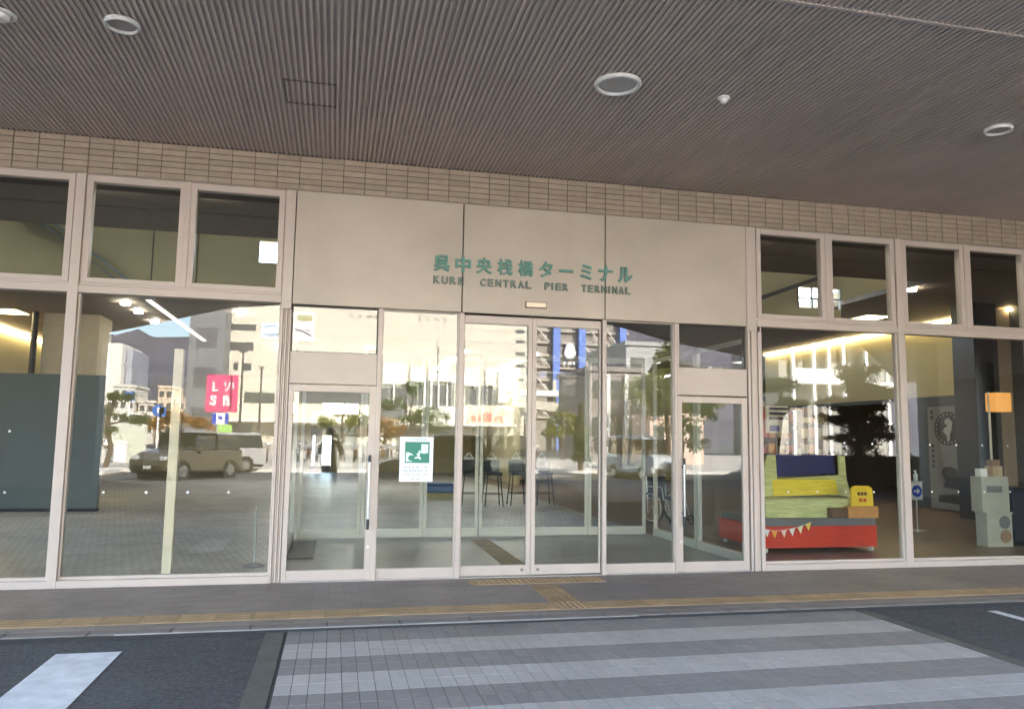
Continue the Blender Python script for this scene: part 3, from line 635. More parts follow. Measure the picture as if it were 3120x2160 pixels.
# banner on the charcoal wall (built at its place, slightly turned)
BN = thing('hanging_banner', 'grey vertical banner with dark round emblem and a dark engine picture', 'banner', (14.15, 7.03, 0))
ba, bb = Vector((14.10, 7.61)), Vector((14.20, 6.47)); bu = (bb-ba).normalized(); bl = (bb-ba).length
def bp_(u, z, d=0.): p = ba+bu*(u*bl); n_ = Vector((bu.y, -bu.x)); return (p.x+n_.x*d*1., p.y+n_.y*d*1., z)
if Vector((bu.y, -bu.x)).x > 0: bn = -1
else: bn = 1
def bslab(mb, pts, d0, d1):
    n = len(pts); mb.add([bp_(u, z, d0*bn) for u, z in pts]+[bp_(u, z, d1*bn) for u, z in pts], [tuple(range(n)), tuple(range(2*n-1, n-1, -1))]+[(i, n+i, n+(i+1) % n, (i+1) % n) for i in range(n)])
mb = MB(); bslab(mb, [(0, .04), (1, .04), (1, 2.46), (0, 2.46)], 0, .012); obj('cloth', mb, mat('banner_grey', (.20, .205, .205), .8, .1, 2), BN)
circ = lambda cu, cz, ru, rz, n=32: [(cu+ru*math.cos(2*math.pi*i/n), cz+rz*math.sin(2*math.pi*i/n)) for i in range(n)]
mb = MB(); bslab(mb, circ(.5, 1.93, .34, .40), .012, .014); obj('emblem', mb, mat('banner_dark', (.055, .05, .048), .8), BN)
mb = MB()
bslab(mb, [(.44, 2.15), (.54, 2.18), (.62, 2.08), (.60, 1.92), (.55, 1.80), (.54, 1.66), (.48, 1.62), (.47, 1.76), (.38, 1.86), (.42, 1.95), (.50, 2.0), (.42, 2.06)], .014, .016)
for k in range(20):
    a_ = k/20*2*math.pi; bslab(mb, [(.5+.29*math.cos(a_)-.012, 1.93+.34*math.sin(a_)-.018), (.5+.29*math.cos(a_)+.012, 1.93+.34*math.sin(a_)-.018), (.5+.29*math.cos(a_)+.012, 1.93+.34*math.sin(a_)+.018), (.5+.29*math.cos(a_)-.012, 1.93+.34*math.sin(a_)+.018)], .014, .016)
obj('emblem_figure', mb, mat('banner_pale', (.42, .42, .40), .8), BN)
mb = MB()
for z in (2.33, 2.2, 1.52, 1.40, 1.28, 1.16, 1.04): bslab(mb, [(.07, z-.04), (.14, z-.04), (.14, z+.04), (.07, z+.04)], .012, .014)
for z in (2.33, 2.2, 1.95, 1.75): bslab(mb, [(.88, z-.04), (.95, z-.04), (.95, z+.04), (.88, z+.04)], .012, .014)
bslab(mb, [(.34, .55), (.72, .52), (.78, .70), (.70, .72), (.68, .98), (.52, 1.05), (.36, 1.02), (.30, .90), (.38, .72)], .012, .014)
bslab(mb, [(.2, .2), (.9, .17), (.9, .36), (.62, .40), (.2, .36)], .012, .014)
obj('banner_marks', mb, MATS['banner_dark'], BN)
# white cabinet with round openings
t = thing('counter', 'dark navy counter beside the white cabinet', 'counter', (10.9, 1.75, 0))
mb = MB(); mb.box(10.33, 11.6, 1.52, 2.0, .08, .86); obj('body', mb, mat('counter_navy', (.02, .024, .04), .45), t, .01)
mb = MB(); mb.box(10.31, 11.62, 1.50, 2.02, .86, .90); obj('top', mb, BLACK, t, .006)
mb = MB(); mb.box(10.36, 11.57, 1.56, 1.98, .005, .08); obj('plinth', mb, BLACK, t)
CB = thing('white_cabinet', 'white two-tier cabinet with two round openings standing alone near the glass', 'cabinet', (10.03, 1.6, 0))
mb = MB(); mb.box(9.815, 10.28, 1.5, 1.72, 0.005, .50); mb.box(9.80, 10.29, 1.49, 1.72, .50, .53); mb.box(9.75, 10.25, 1.5, 1.72, .53, 1.07); obj('body', mb, mat('cabinet_white', (.40, .39, .34), .5), CB, .006)
mb = MB(); mb.cyl((10.14, 1.494, .375), (10.14, 1.5, .375), .10, n=28); mb.box(9.84, 10.12, 1.494, 1.5, .83, .93); obj('opening', mb, mat('opening_grey', (.14, .15, .16), .4), CB)
mb = MB(); mb.cyl((10.15, 1.494, .16), (10.15, 1.5, .16), .10, n=28); obj('opening', mb, mat('opening_brown', (.28, .17, .11), .6), CB)
for nm, bx, m, lab in (('carton', (9.77, 9.90, 1.53, 1.64, 1.07, 1.19), WHITE, 'small white carton on the white cabinet'), ('carton', (10.0, 10.18, 1.53, 1.69, 1.07, 1.23), mat('kraft', (.45, .33, .22), .7), 'kraft brown carton on the white cabinet'),
        ('basket', (10.02, 10.16, 1.55, 1.67, 1.23, 1.33), mat('basket_brown', (.25, .16, .12), .7), 'small brown basket on top of the kraft carton')):
    mb = MB(); mb.box(*bx); single(nm, mb, m, lab, nm, None, .004)
t = thing('box_lamp', 'glowing orange box lamp on a white pole in the shop', 'lamp', (11.6, 3.0, 0))
mb = MB(); mb.cyl((11.46, 3.05, .02), (11.46, 3.05, 2.5), .022, n=10); obj('pole', mb, mat('lamp_pole', (.65, .6, .48), .5), t)
mb = MB(); mb.cyl((11.46, 3.05, .005), (11.46, 3.05, .03), .16, n=20); obj('base', mb, MATS['lamp_pole'], t)
mb = MB(); mb.box(11.45, 11.78, 2.88, 3.12, 2.15, 2.49); obj('shade', mb, emit('lamp_orange', (1, .45, .11), .034), t, .01)
# shop rack with goods
RK = thing('goods_rack', 'dark wooden rack of souvenirs standing at the back of the shop', 'rack', (13.2, 12, 0))
mb = MB()
for z in (.3, .75, 1.2, 1.65, 2.1): mb.box(12.0, 14.2, 11.8, 12.2, z, z+.03)
obj('shelf', mb, mat('rack_wood', (.16, .08, .04), .6), RK)
mb = MB(); mb.box(12.0, 12.05, 11.8, 12.2, 0, 2.6); mb.box(14.15, 14.2, 11.8, 12.2, 0, 2.6); mb.box(12.0, 14.2, 12.18, 12.22, 0, 2.6); obj('frame', mb, MATS['rack_wood'], RK)
gc = [(.65, .30, .08), (.7, .62, .5), (.4, .12, .05), (.25, .25, .27), (.75, .7, .55), (.5, .2, .06), (.3, .32, .2), (.6, .1, .08)]
gi = 0
for z, zz in ((.78, 'second'), (1.23, 'third'), (1.68, 'fourth'), (2.13, 'top')):
    x = 12.1
    while x < 14.05:
        wd = R.uniform(.12, .3); mb = MB(); mb.box(x, x+wd, 11.85, 12.05, z, z+R.uniform(.14, .36))
        single('souvenir_box', mb, mat('goods%d' % (gi % 8), gc[gi % 8], .6), 'souvenir box on the %s shelf of the dark shop rack' % zz, 'box', 'souvenir boxes on the shop rack', .004)
        x += wd+R.uniform(.02, .10); gi += 1
t = thing('information_board', 'white board with dark bars and a blue block beside the shop rack', 'sign', (10.75, 9.0, 0))
mb = MB(); mb.box(10.55, 11.18, 9.0, 9.03, 1.78, 2.46); obj('plate', mb, WHITE, t)
mb = MB()
for z in (2.36, 2.24, 2.12): mb.box(10.65, 11.17, 8.994, 9.0, z, z+.06)
obj('bar', mb, mat('board_navy', (.03, .03, .08), .6), t)
mb = MB(); mb.box(10.65, 10.92, 8.994, 9.0, 1.83, 1.97); obj('blue_block', mb, mat('board_blue', (.06, .07, .35), .6), t)
mb = MB(); mb.box(10.84, 10.88, 9.03, 9.06, .02, 2.0); mb.box(10.6, 11.1, 8.9, 9.2, .005, .02); obj('stand', mb, METAL, t)
# stools with cards
def stool():
    t = thing('bar_stool', '', 'stool', (0, 0, 0), 'dark bar stools in the hall')
    mb = MB(); mb.box(-.19, .19, -.19, .19, .70, .76); obj('seat', mb, BLACK, t, .015)
    mb = MB(); mb.box(-.19, .19, .16, .20, .76, 1.04); obj('backrest', mb, BLACK, t, .015)
    for sx_ in (-1, 1):
        for sy_ in (-1, 1):
            mb = MB(); mb.cyl((sx_*.21, sy_*.21, .004), (sx_*.15, sy_*.15, .7), .014, n=8); obj('leg', mb, BLACK, t)
    mb = MB(); mb.tube([(.19, .19, .28), (-.19, .19, .28), (-.19, -.19, .28), (.19, -.19, .28), (.19, .19, .28)], .009, 6); obj('footrest', mb, BLACK, t)
    return t
def card():
    t = thing('seat_card', '', 'card', (0, 0, 0), 'white cards on the bar stools')
    mb = MB(); mb.box(-.12, .12, -.004, .004, .0, .05); obj('plate', mb, WHITE, t)
    mb = MB(); mb.tube([(-.075, 0, .065), (0, 0, .17), (.075, 0, .065)], .012, 6); mb.box(-.1, -.06, -.01, .01, .05, .075); mb.box(.06, .1, -.01, .01, .05, .075); obj('peak', mb, WHITE, t)
    return t
s0, c0 = stool(), card()
for i, (x, y, z, lab) in enumerate(((3.08, 9.2, .02, 'dark bar stool nearest the evacuation notice'), (3.58, 9.0, .02, 'second dark bar stool from the evacuation notice'), (4.22, 9.2, -.03, 'dark bar stool just before the sliding doors meet'), (4.84, 9.2, -.03, 'dark bar stool just past where the sliding doors meet'))):
    a_ = s0 if i == 0 else dup(s0, (x, y, .004)); a_.location = (x, y, .004); a_['label'] = lab
    b_ = c0 if i == 0 else dup(c0, (x, y-.02, 1.045)); b_.location = (x, y+.18, 1.046); b_['label'] = 'white peaked card on the '+lab
t = thing('bench', 'low blue bench with a yellow edge inside the hall', 'bench', (2.2, 11.1, 0))
mb = MB(); mb.box(2.25, 3.0, 11.0, 11.6, .16, .40); obj('seat', mb, mat('bench_blue', (.06, .12, .26), .6), t, .03)
mb = MB(); mb.box(2.25, 3.0, 10.97, 11.62, .004, .16); obj('base', mb, mat('bench_yellow', (.40, .35, .18), .6), t)
mb = MB(); mb.box(-.54, -.20, 1.6, 3.3, .003, .012); single('door_mat', mb, BLACK, 'black mat on the vestibule floor behind the swing door', 'mat')
def wheelchair(lab, x, y, rz):
    t = thing('wheelchair', lab, 'wheelchair', (0, 0, 0))
    for s_ in (-1, 1):
        mb = MB(); mb.ring((-.05, s_*.28, .30), .285, .018, 'y', 28, 6); o = obj('wheel', mb, BLACK, t)
        mb = MB(); mb.ring((-.05, s_*.315, .30), .25, .009, 'y', 28, 5)
        for k in range(8): mb.cyl((-.05, s_*.28, .3), (-.05+.28*math.cos(k*.785), s_*.28, .3+.28*math.sin(k*.785)), .004, n=4)
        obj('hand_rim', mb, METAL, o)
        mb = MB(); mb.ring((.42, s_*.24, .09), .075, .014, 'y', 16, 5); obj('castor', mb, BLACK, t)
        mb = MB(); mb.tube([(-.36, s_*.24, .92), (-.26, s_*.24, .88), (-.22, s_*.24, .45), (-.22, s_*.24, .2)], .012, 6); mb.tube([(-.22, s_*.24, .46), (.28, s_*.24, .46), (.40, s_*.24, .12)], .012, 6); mb.tube([(-.22, s_*.24, .68), (.15, s_*.24, .68), (.20, s_*.24, .46)], .012, 6); obj('side_frame', mb, METAL, t)
        mb = MB(); mb.box(.42, .58, s_*.14-.07, s_*.14+.07, .10, .12); obj('footplate', mb, BLACK, t)
    mb = MB(); mb.box(-.2, .26, -.23, .23, .45, .48); obj('seat', mb, mat('chair_blue', (.05, .065, .08), .7), t, .01)
    mb = MB(); mb.box(-.25, -.22, -.23, .23, .48, .86); obj('backrest', mb, MATS['chair_blue'], t, .01)
    t.location = (x, y, .006); t.rotation_euler = (0, 0, rz)
wheelchair('dark folding wheelchair parked just behind the vestibule corner', 6.15, 5.2, -1.2)
def leaves(mb, c, r, n, s, shell=.55):
    for _ in range(n):
        while True:
            d = Vector((R.uniform(-1, 1), R.uniform(-1, 1), R.uniform(-1, 1)))
            if .05 < d.length <= 1: break
        d = d.normalized()*(shell+(1-shell)*R.random())
        p = Vector((c[0]+d.x*r[0], c[1]+d.y*r[1], c[2]+d.z*r[2]))
        u = Vector((R.uniform(-1, 1), R.uniform(-1, 1), R.uniform(-.6, .6))).normalized(); v = u.cross(Vector((R.uniform(-1, 1), R.uniform(-1, 1), R.uniform(-1, 1)))).normalized()
        k = s*R.uniform(.6, 1.3); mb.add([p-u*k, p-v*k*.5, p+u*k, p+v*k*.5], [(0, 1, 2, 3)])
LEAFD = mat('leaf_dark', (.045, .075, .03), .6, .2, 3, island=.45); LEAFY = mat('leaf_yellow', (.16, .17, .035), .6, .2, 3, island=.4); LEAFM = mat('leaf_mid', (.075, .11, .03), .6, .2, 3, island=.4); LEAFO = mat('leaf_orange', (.26, .13, .03), .6, .2, 3, island=.4)
BARK = mat('bark', (.10, .075, .055), .9, .3, 8, bump=.5, bscale=30)
for x, y, h_, lab in ((-1.35, 24.6, 1.0, 'potted green plant beside the far glass exit'),):
    t = thing('potted_plant', lab, 'plant', (x, y, 0))
    mb = MB(); mb.lathe([(.0005, .01), (.17, .01), (.22, .55), (.19, .55), (.18, .5), (.0005, .5)], (x, y, 0), 20); obj('pot', mb, BLACK, t)
    mb = MB(); leaves(mb, (x, y, .95), (.35, .35, .5), 350, .09); obj('foliage', mb, LEAFM, t)
mb = MB()
for x, wd in ((-1.0, .10), (-.80, .30), (-.12, .06)): mb.box(x, x+wd, 25.93, 25.99, 0, 2.1)
mb.box(-.9, -.12, 25.94, 25.98, 0, .28); mb.box(-.9, -.12, 25.94, 25.98, 1.55, 2.04)
for x in (-.6, .36, .97): mb.box(x, x+.05, 25.93, 25.99, 2.5, 2.95)
mb.box(-.94, -.12, 25.93, 25.99, 2.04, 2.1); _g = MB(); _g.box(-.9, -.1, 26.02, 26.03, .0, 2.1); _g.box(-.6, 1.0, 26.02, 26.03, 2.5, 2.95); tpart('exit_glass', _g, glass('tinted_glass', 1.45, (.62, .66, .70)))
tpart('exit_frame', mb, mat('exit_bronze', (.10, .09, .085), .5))
# ================================================================== PERSON with phone
fw = Vector((math.sin(YAW), math.cos(YAW), 0))
PL = Vector((0, -CAMD, 0))-fw*.40
def skin(name, chains, m, parent, root=0, sub=1):
    """chains: dict of named joints (x,y,z,r) and edges"""
    pts, ed = chains; me = bpy.data.meshes.new(name); idx = {k: i for i, k in enumerate(pts)}
    me.from_pydata([p[:3] for p in pts.values()], [(idx[a], idx[b]) for a, b in ed], []); me.update()
    o = bpy.data.objects.new(name, me); COL.objects.link(o); o.parent = parent
    sk = o.modifiers.new('skin', 'SKIN'); sk.use_smooth_shade = True
    for i, p in enumerate(pts.values()):
        sv_ = me.skin_vertices[0].data[i]; r = p[3]; sv_.radius = r if isinstance(r, tuple) else (r, r); sv_.use_root = (i == root)
    ss = o.modifiers.new('sub', 'SUBSURF'); ss.levels = sub; ss.render_levels = sub
    me.materials.append(m)
    dg = bpy.context.evaluated_depsgraph_get(); nm = bpy.data.meshes.new_from_object(o.evaluated_get(dg))
    o.modifiers.clear(); o.data = nm; nm.materials.clear(); nm.materials.append(m)
    for p in nm.polygons: p.use_smooth = True
    return o
PE = thing('person', 'person in dark jacket and grey trousers holding up a phone, mirrored in the door', 'person')
SKIN = mat('skin', (.55, .34, .25), .5, .05, 20); JACK = mat('jacket', (.075, .07, .075), .8, .15, 8, bump=.1, bscale=40); TROU = mat('trousers', (.22, .22, .23), .8, .12, 8); HAIR = mat('hair', (.02, .016, .014), .6, .2, 30)
J = {'pel': (0, 0, .95, .125), 'wst': (0, 0, 1.08, .115), 'cst': (0, 0, 1.28, .13), 'nkb': (0, -.005, 1.42, .07), 'nk': (0, .005, 1.49, .052), 'jaw': (0, .03, 1.56, .068), 'hd': (0, .02, 1.65, .085), 'top': (0, .01, 1.71, .06)}
ED = [('pel', 'wst'), ('wst', 'cst'), ('cst', 'nkb'), ('nkb', 'nk'), ('nk', 'jaw'), ('jaw', 'hd'), ('hd', 'top')]
for s_, n_ in ((-1, 'l'), (1, 'r')):
    J.update({n_+'sh': (s_*.17, 0, 1.40, .06), n_+'el': (s_*.25, .10, 1.17, .043), n_+'wr': (s_*.135, .30, 1.45, .027), n_+'pa': (s_*.100, .345, 1.505, (.03, .018)),
              n_+'hp': (s_*.09, 0, .88, .085), n_+'kn': (s_*.10, .02, .49, .055), n_+'an': (s_*.10, -.02, .09, .038), n_+'to': (s_*.115, .11, .035, .032)})
    ED += [('nkb', n_+'sh'), (n_+'sh', n_+'el'), (n_+'el', n_+'wr'), (n_+'wr', n_+'pa'), ('pel', n_+'hp'), (n_+'hp', n_+'kn'), (n_+'kn', n_+'an'), (n_+'an', n_+'to')]
    for k, (dz, ln) in enumerate(((.050, .030), (.032, .036), (.014, .034), (-.004, .026))):
        a_, b_, c2 = n_+'f%da' % k, n_+'f%db' % k, n_+'f%dc' % k
        J[a_] = (s_*.098, .368, 1.515+dz, .009); J[b_] = (s_*.080, .385, 1.52+dz, .008); J[c_ if False else c2] = (s_*(.080-ln), .388, 1.522+dz, .007)
        ED += [(n_+'pa', a_), (a_, b_), (b_, c2)]
    J[n_+'ta'] = (s_*.085, .350, 1.50, .010); J[n_+'tb'] = (s_*.060, .362, 1.515, .009); ED += [(n_+'pa', n_+'ta'), (n_+'ta', n_+'tb')]
J['nose'] = (0, .115, 1.615, .014); ED.append(('hd', 'nose'))
skin('body', (J, ED), SKIN, PE)
def sub_(keys, grow): return {k: (J[k][0], J[k][1], J[k][2], (J[k][3] if not isinstance(J[k][3], tuple) else J[k][3][0])+grow) for k in keys}
jk = sub_(['pel', 'wst', 'cst', 'nkb', 'lsh', 'lel', 'lwr', 'rsh', 'rel', 'rwr'], .018); jk['pel'] = (0, 0, .90, .15)
skin('jacket', (jk, [('pel', 'wst'), ('wst', 'cst'), ('cst', 'nkb'), ('nkb', 'lsh'), ('lsh', 'lel'), ('lel', 'lwr'), ('nkb', 'rsh'), ('rsh', 'rel'), ('rel', 'rwr')]), JACK, PE)
tr = sub_(['pel', 'lhp', 'lkn', 'lan', 'rhp', 'rkn', 'ran'], .016)
skin('trousers', (tr, [('pel', 'lhp'), ('lhp', 'lkn'), ('lkn', 'lan'), ('pel', 'rhp'), ('rhp', 'rkn'), ('rkn', 'ran')]), TROU, PE)
mb = MB(); mb.ell((0, .0, 1.665), (.094, .098, .092), 16, 10)
mb.v = [(x, min(y, .085) if z > 1.68 else min(y, .035), z) for x, y, z in mb.v]; obj('hair', mb, HAIR, PE, smooth=True)
mb = MB()
for s_ in (-1, 1): mb.ell((s_*.032, .098, 1.635), (.012, .008, .008), 8, 6)
obj('eye', mb, HAIR, PE, smooth=True)
for s_ in (-1, 1):
    mb = MB(); mb.ell((s_*.110, .045, .05), (.05, .13, .05), 12, 8); obj('shoe', mb, BLACK, PE, smooth=True)
PE.location = PL+Vector((0, 0, RZ+.005)); PE.rotation_euler = (0, 0, -YAW)
PH = thing('phone', 'dark phone held up by the person mirrored in the door', 'phone')
mb = MB(); mb.box(-.078, .078, .371, .379, 1.545-.037, 1.545+.037); obj('case', mb, BLACK, PH, .003)
mb = MB(); mb.box(-.07, .07, .369, .371, 1.545-.032, 1.545+.032); obj('screen', mb, mat('screen', (.03, .035, .04), .1), PH)
PH.location = PL; PH.rotation_euler = (0, 0, -YAW)
# ================================================================== VEHICLES
CARGL = mat('car_glass', (.05, .056, .06), .08, .1); TYRE = mat('tyre', (.018, .018, .018), .8, .1)
def vehicle(name, label, cat, loc, rz, paint, body, cabin, roof, w_=.85, wheels=(-1.4, 1.35), wr=.31):
    t = thing(name, label, cat)
    mb = MB(); mb.hull(body, w_, .10, .93); obj('body', mb, paint, t, .02)
    mb = MB(); mb.hull(cabin, w_*.93, .16, .86); obj('glasshouse', mb, CARGL, t, .01)
    mb = MB(); mb.hull(roof, w_*.90, .14, .90); obj('roof', mb, paint, t, .02)
    for x in wheels:
        for s_ in (-1, 1):
            mb = MB(); mb.cyl((x, s_*(w_-.20), wr), (x, s_*(w_+.014), wr), wr, n=24); o = obj('wheel', mb, TYRE, t, .02)
            mb = MB(); mb.cyl((x, s_*(w_-.01), wr), (x, s_*(w_+.022), wr), wr*.62, n=16); obj('rim', mb, METAL, o)
    xs = [p[0] for p in body]; xa, xb = min(xs), max(xs)
    for s_ in (-1, 1):
        mb = MB(); mb.box(xb-.10, xb-.005, s_*w_*.72-.13, s_*w_*.72+.13, .68, .82); obj('headlight', mb, mat('headlight', (.8, .82, .85), .1), t, .02)
        mb = MB(); mb.box(xa+.005, xa+.08, s_*w_*.80-.09, s_*w_*.80+.09, .75, 1.0); obj('tail_light', mb, mat('tail_light', (.4, .02, .015), .2), t, .02)
        mb = MB(); mb.ell((xb-1.35, s_*(w_+.07), 1.02), (.07, .09, .07), 8, 6); obj('mirror', mb, paint, t)
    mb = MB()
    for x in (-.45, .55): mb.box(x, x+.02, -w_*.99, w_*.99, .85, 1.62)
    obj('pillar', mb, BLACK, t)
    mb = MB(); mb.box(xa+.12, xb-.18, -w_-.004, w_+.004, .24, .34); obj('sill_trim', mb, BLACK, t, .01)
    mb = MB(); mb.box(xb-.03, xb+.015, -w_*.8, w_*.8, .33, .52); obj('bumper', mb, BLACK, t, .02)
    mb = MB(); mb.box(xa-.012, xa+.03, -w_*.8, w_*.8, .36, .55); obj('bumper', mb, BLACK, t, .02)
    for x in wheels:
        mb = MB(); mb.cyl((x, -w_-.002, wr+.01), (x, w_+.002, wr+.01), wr*1.17, n=28); obj('wheel_arch', mb, BLACK, t)
    mb = MB()
    for x in (-.5, .5, 1.25):
        for s_ in (-1, 1): mb.box(x, x+.012, s_*w_-.004, s_*w_+.004, .36, .98)
    obj('door_seam', mb, BLACK, t)
    for s_ in (-1, 1):
        for x in (.12, -.85):
            mb = MB(); mb.box(x, x+.17, s_*(w_+.012)-.012, s_*(w_+.012)+.012, .84, .87); obj('door_handle', mb, METAL, t)
    mb = MB(); mb.box(xb+.002, xb+.02, -.17, .17, .40, .50); mb2 = MB(); mb2.box(xa-.02, xa-.002, -.17, .17, .40, .50); obj('number_plate', mb, WHITE, t); obj('number_plate', mb2, WHITE, t)
    t.location = loc; t.rotation_euler = (0, 0, rz); return t
def vanprof(L, H):
    h = L/2
    return ([(-h, .35), (-h+.1, .22), (h-.15, .22), (h, .35), (h, .70), (h-.35, .92), (h-.95, 1.02), (-h+.02, 1.02)],
            [(-h+.06, 1.0), (h-1.0, 1.0), (h-1.75, H-.06), (-h+.2, H-.06)], [(-h+.10, H-.14), (h-1.62, H-.14), (h-1.85, H), (-h+.35, H)])
b_, c2, r_ = vanprof(4.6, 1.66)
vehicle('minivan', 'dark grey minivan standing in the shade, mirrored behind the evacuation notice', 'van', (3.3, -13.6, RZ), math.pi, mat('paint_graphite', (.26, .265, .25), .3, .05), b_, c2, r_, wheels=(-1.45, 1.4))
b_, c2, r_ = vanprof(3.6, 1.5)
vehicle('parked_car', 'dark olive grey car mirrored in the wide window beside the slim column', 'car', (-5.0, -20.8, RZ), math.pi/2+.6, mat('paint_tan', (.11, .10, .08), .3, .05), b_, c2, r_, wheels=(-1.15, 1.1))
b_, c2, r_ = vanprof(4.6, 1.65)
vehicle('estate_car', 'silver white estate car parked behind the olive grey car', 'car', (-5.2, -25.6, RZ), math.pi-.5, mat('paint_silver', (.42, .42, .42), .3, .05), b_, c2, r_, wheels=(-1.4, 1.35))
b_, c2, r_ = vanprof(3.4, 1.75)
vehicle('mini_truck', 'small pale van seen end on, mirrored beside the second swing door', 'van', (12.1, -20.8, RZ), math.pi/2-.2, mat('paint_pale', (.55, .58, .60), .3, .05), b_, c2, r_, .72, (-1.05, 1.0), .27)
# ================================================================== STREET THINGS
def street_lamp(x, y, h_, lab, m=None):
    t = thing('street_lamp', lab, 'street lamp', (x, y, RZ), 'lamp posts beyond the road')
    mb = MB(); mb.cyl((x, y, RZ), (x, y, h_), .09, .05, 10); obj('pole', mb, m or mat('lamp_post', (.10, .085, .08), .6), t)
    mb = MB(); mb.box(x-.22, x+.22, y-.1, y+.1, h_, h_+.07); obj('lamp_head', mb, m or MATS['lamp_post'], t, .02)
street_lamp(-5.35, -38.6, 6.3, 'dark lamp post mirrored beside the red square sign')
street_lamp(-4.5, -41, 5.6, 'second dark lamp post mirrored near the grooved post')
street_lamp(7.45, -50, 8.3, 'thin lamp post in front of the big cream store')
street_lamp(-31.5, -120, 13.8, 'tall lamp post beside the white apartment tower')
RS = thing('square_sign', 'large red square sign with white characters on a post', 'sign', (-6.6, -40, RZ))
mb = MB(); mb.box(-7.5, -5.72, -40.25, -40, 2.85, 5.05); obj('red_panel', mb, mat('sign_red', (.74, .085, .20), .5, .04), RS, .02)
mb = MB(); yy = -39.985
put_text(mb, 'L', -7.15, -6.80, 4.05, 4.62, yy, .03, .01, 1); put_text(mb, 'ソ', -6.52, -6.13, 4.05, 4.62, yy, .04, .01, 1); mb.box(-6.02, -5.94, yy-.01, yy+.01, 4.22, 4.62)
put_text(mb, 'S', -7.25, -6.88, 3.22, 3.84, yy, .05, .01, 1); put_text(mb, 'n', -6.52, -6.16, 3.22, 3.84, yy, .06, .01, 1)
obj('characters', mb, WHITE, RS)
mb = MB(); mb.box(-6.8, -6.4, -40.2, -40.05, RZ, 2.85); obj('post', mb, mat('sign_post', (.45, .45, .45), .5), RS)
t = thing('small_sign', 'small blue and white sign under the red square sign', 'sign', (-6.6, -39.9, 1.6))
mb = MB(); mb.box(-7.05, -6.15, -39.99, -39.93, 2.12, 2.80); obj('plate', mb, WHITE, t)
mb = MB(); mb.box(-7.05, -6.84, -39.93, -39.92, 2.14, 2.78); mb.box(-6.34, -6.15, -39.93, -39.92, 2.14, 2.78); mb.box(-6.7, -6.5, -39.93, -39.92, 2.4, 2.6); obj('blue_band', mb, mat('sign_blue', (.03, .06, .45), .5), t)
t = thing('panel_sign', 'small bright green panel sign on a post beside the red sign', 'sign', (-6.2, -38.5, 0))
mb = MB(); mb.box(-6.5, -5.75, -38.5, -38.42, 1.5, 2.1); obj('plate', mb, mat('sign_lime', (.35, .60, .16), .5), t)
mb = MB(); mb.box(-6.15, -6.08, -38.5, -38.44, .1, 1.5); obj('post', mb, MATS['sign_post'], t)
t = thing('road_sign', 'blue round and square road signs on a white pole beyond the road', 'road sign', (-11.05, -45, .1))
mb = MB(); mb.cyl((-11.05, -45, .1), (-11.05, -45, 2.9), .06, n=10); mb.cyl((-12.8, -45, .1), (-12.8, -45, 4.2), .06, n=10); mb.box(-12.8, -11.0, -45.03, -44.97, 2.72, 2.8); obj('pole', mb, WHITE, t)
mb = MB(); mb.cyl((-11.05, -44.9, 3.0), (-11.05, -44.94, 3.0), .36, n=28); obj('round_plate', mb, mat('road_blue', (.02, .12, .45), .5), t)
mb = MB(); mb.box(-13.05, -12.5, -44.95, -44.9, 3.6, 4.15); mb.box(-10.98, -10.6, -44.95, -44.9, 2.6, 3.2); obj('square_plate', mb, MATS['road_blue'], t)
mb = MB(); mb.prism_y([(-11.1, 2.85), (-11.0, 2.85), (-11.0, 3.05), (-10.92, 3.05), (-11.05, 3.22), (-11.18, 3.05), (-11.1, 3.05)], -44.9, -44.88); obj('arrow', mb, WHITE, t)
t = thing('notice_wall', 'pale green-grey wall panel standing on the kerb beyond the road', 'panel', (-10, -34, .1))
mb = MB(); mb.box(-10.8, -9.3, -34.2, -34, .12, 1.95); obj('panel', mb, mat('pale_panel', (.55, .56, .46), .6, .08), t, .01)
mb = MB()
for x in (-10.7, -9.5): mb.box(x, x+.1, -34.3, -34.2, .1, 1.9)
obj('post', mb, MATS['sign_post'], t)
t = thing('cabinet', 'white service cabinet with a flat cap in front of the pale wall panel', 'cabinet', (-10.3, -33, .1))
mb = MB(); mb.box(-10.5, -9.95, -33.3, -32.95, .1, 1.0); obj('body', mb, WHITE, t, .02)
mb = MB(); mb.box(-10.56, -9.88, -33.36, -32.9, 1.0, 1.14); obj('cap', mb, WHITE, t, .02)
t = thing('bollard_lamp', 'white bollard lamp with a rounded head beside the service cabinet', 'bollard', (-11.0, -33, .1))
mb = MB(); mb.cyl((-11, -33, .1), (-11, -33, .78), .13, n=14); obj('stem', mb, mat('bollard_grey', (.5, .48, .46), .5), t)
mb = MB(); mb.lathe([(.13, .78), (.22, .80), (.23, 1.05), (.15, 1.2), (.001, 1.24)], (-11, -33, 0), 18); obj('head', mb, WHITE, t, smooth=True)
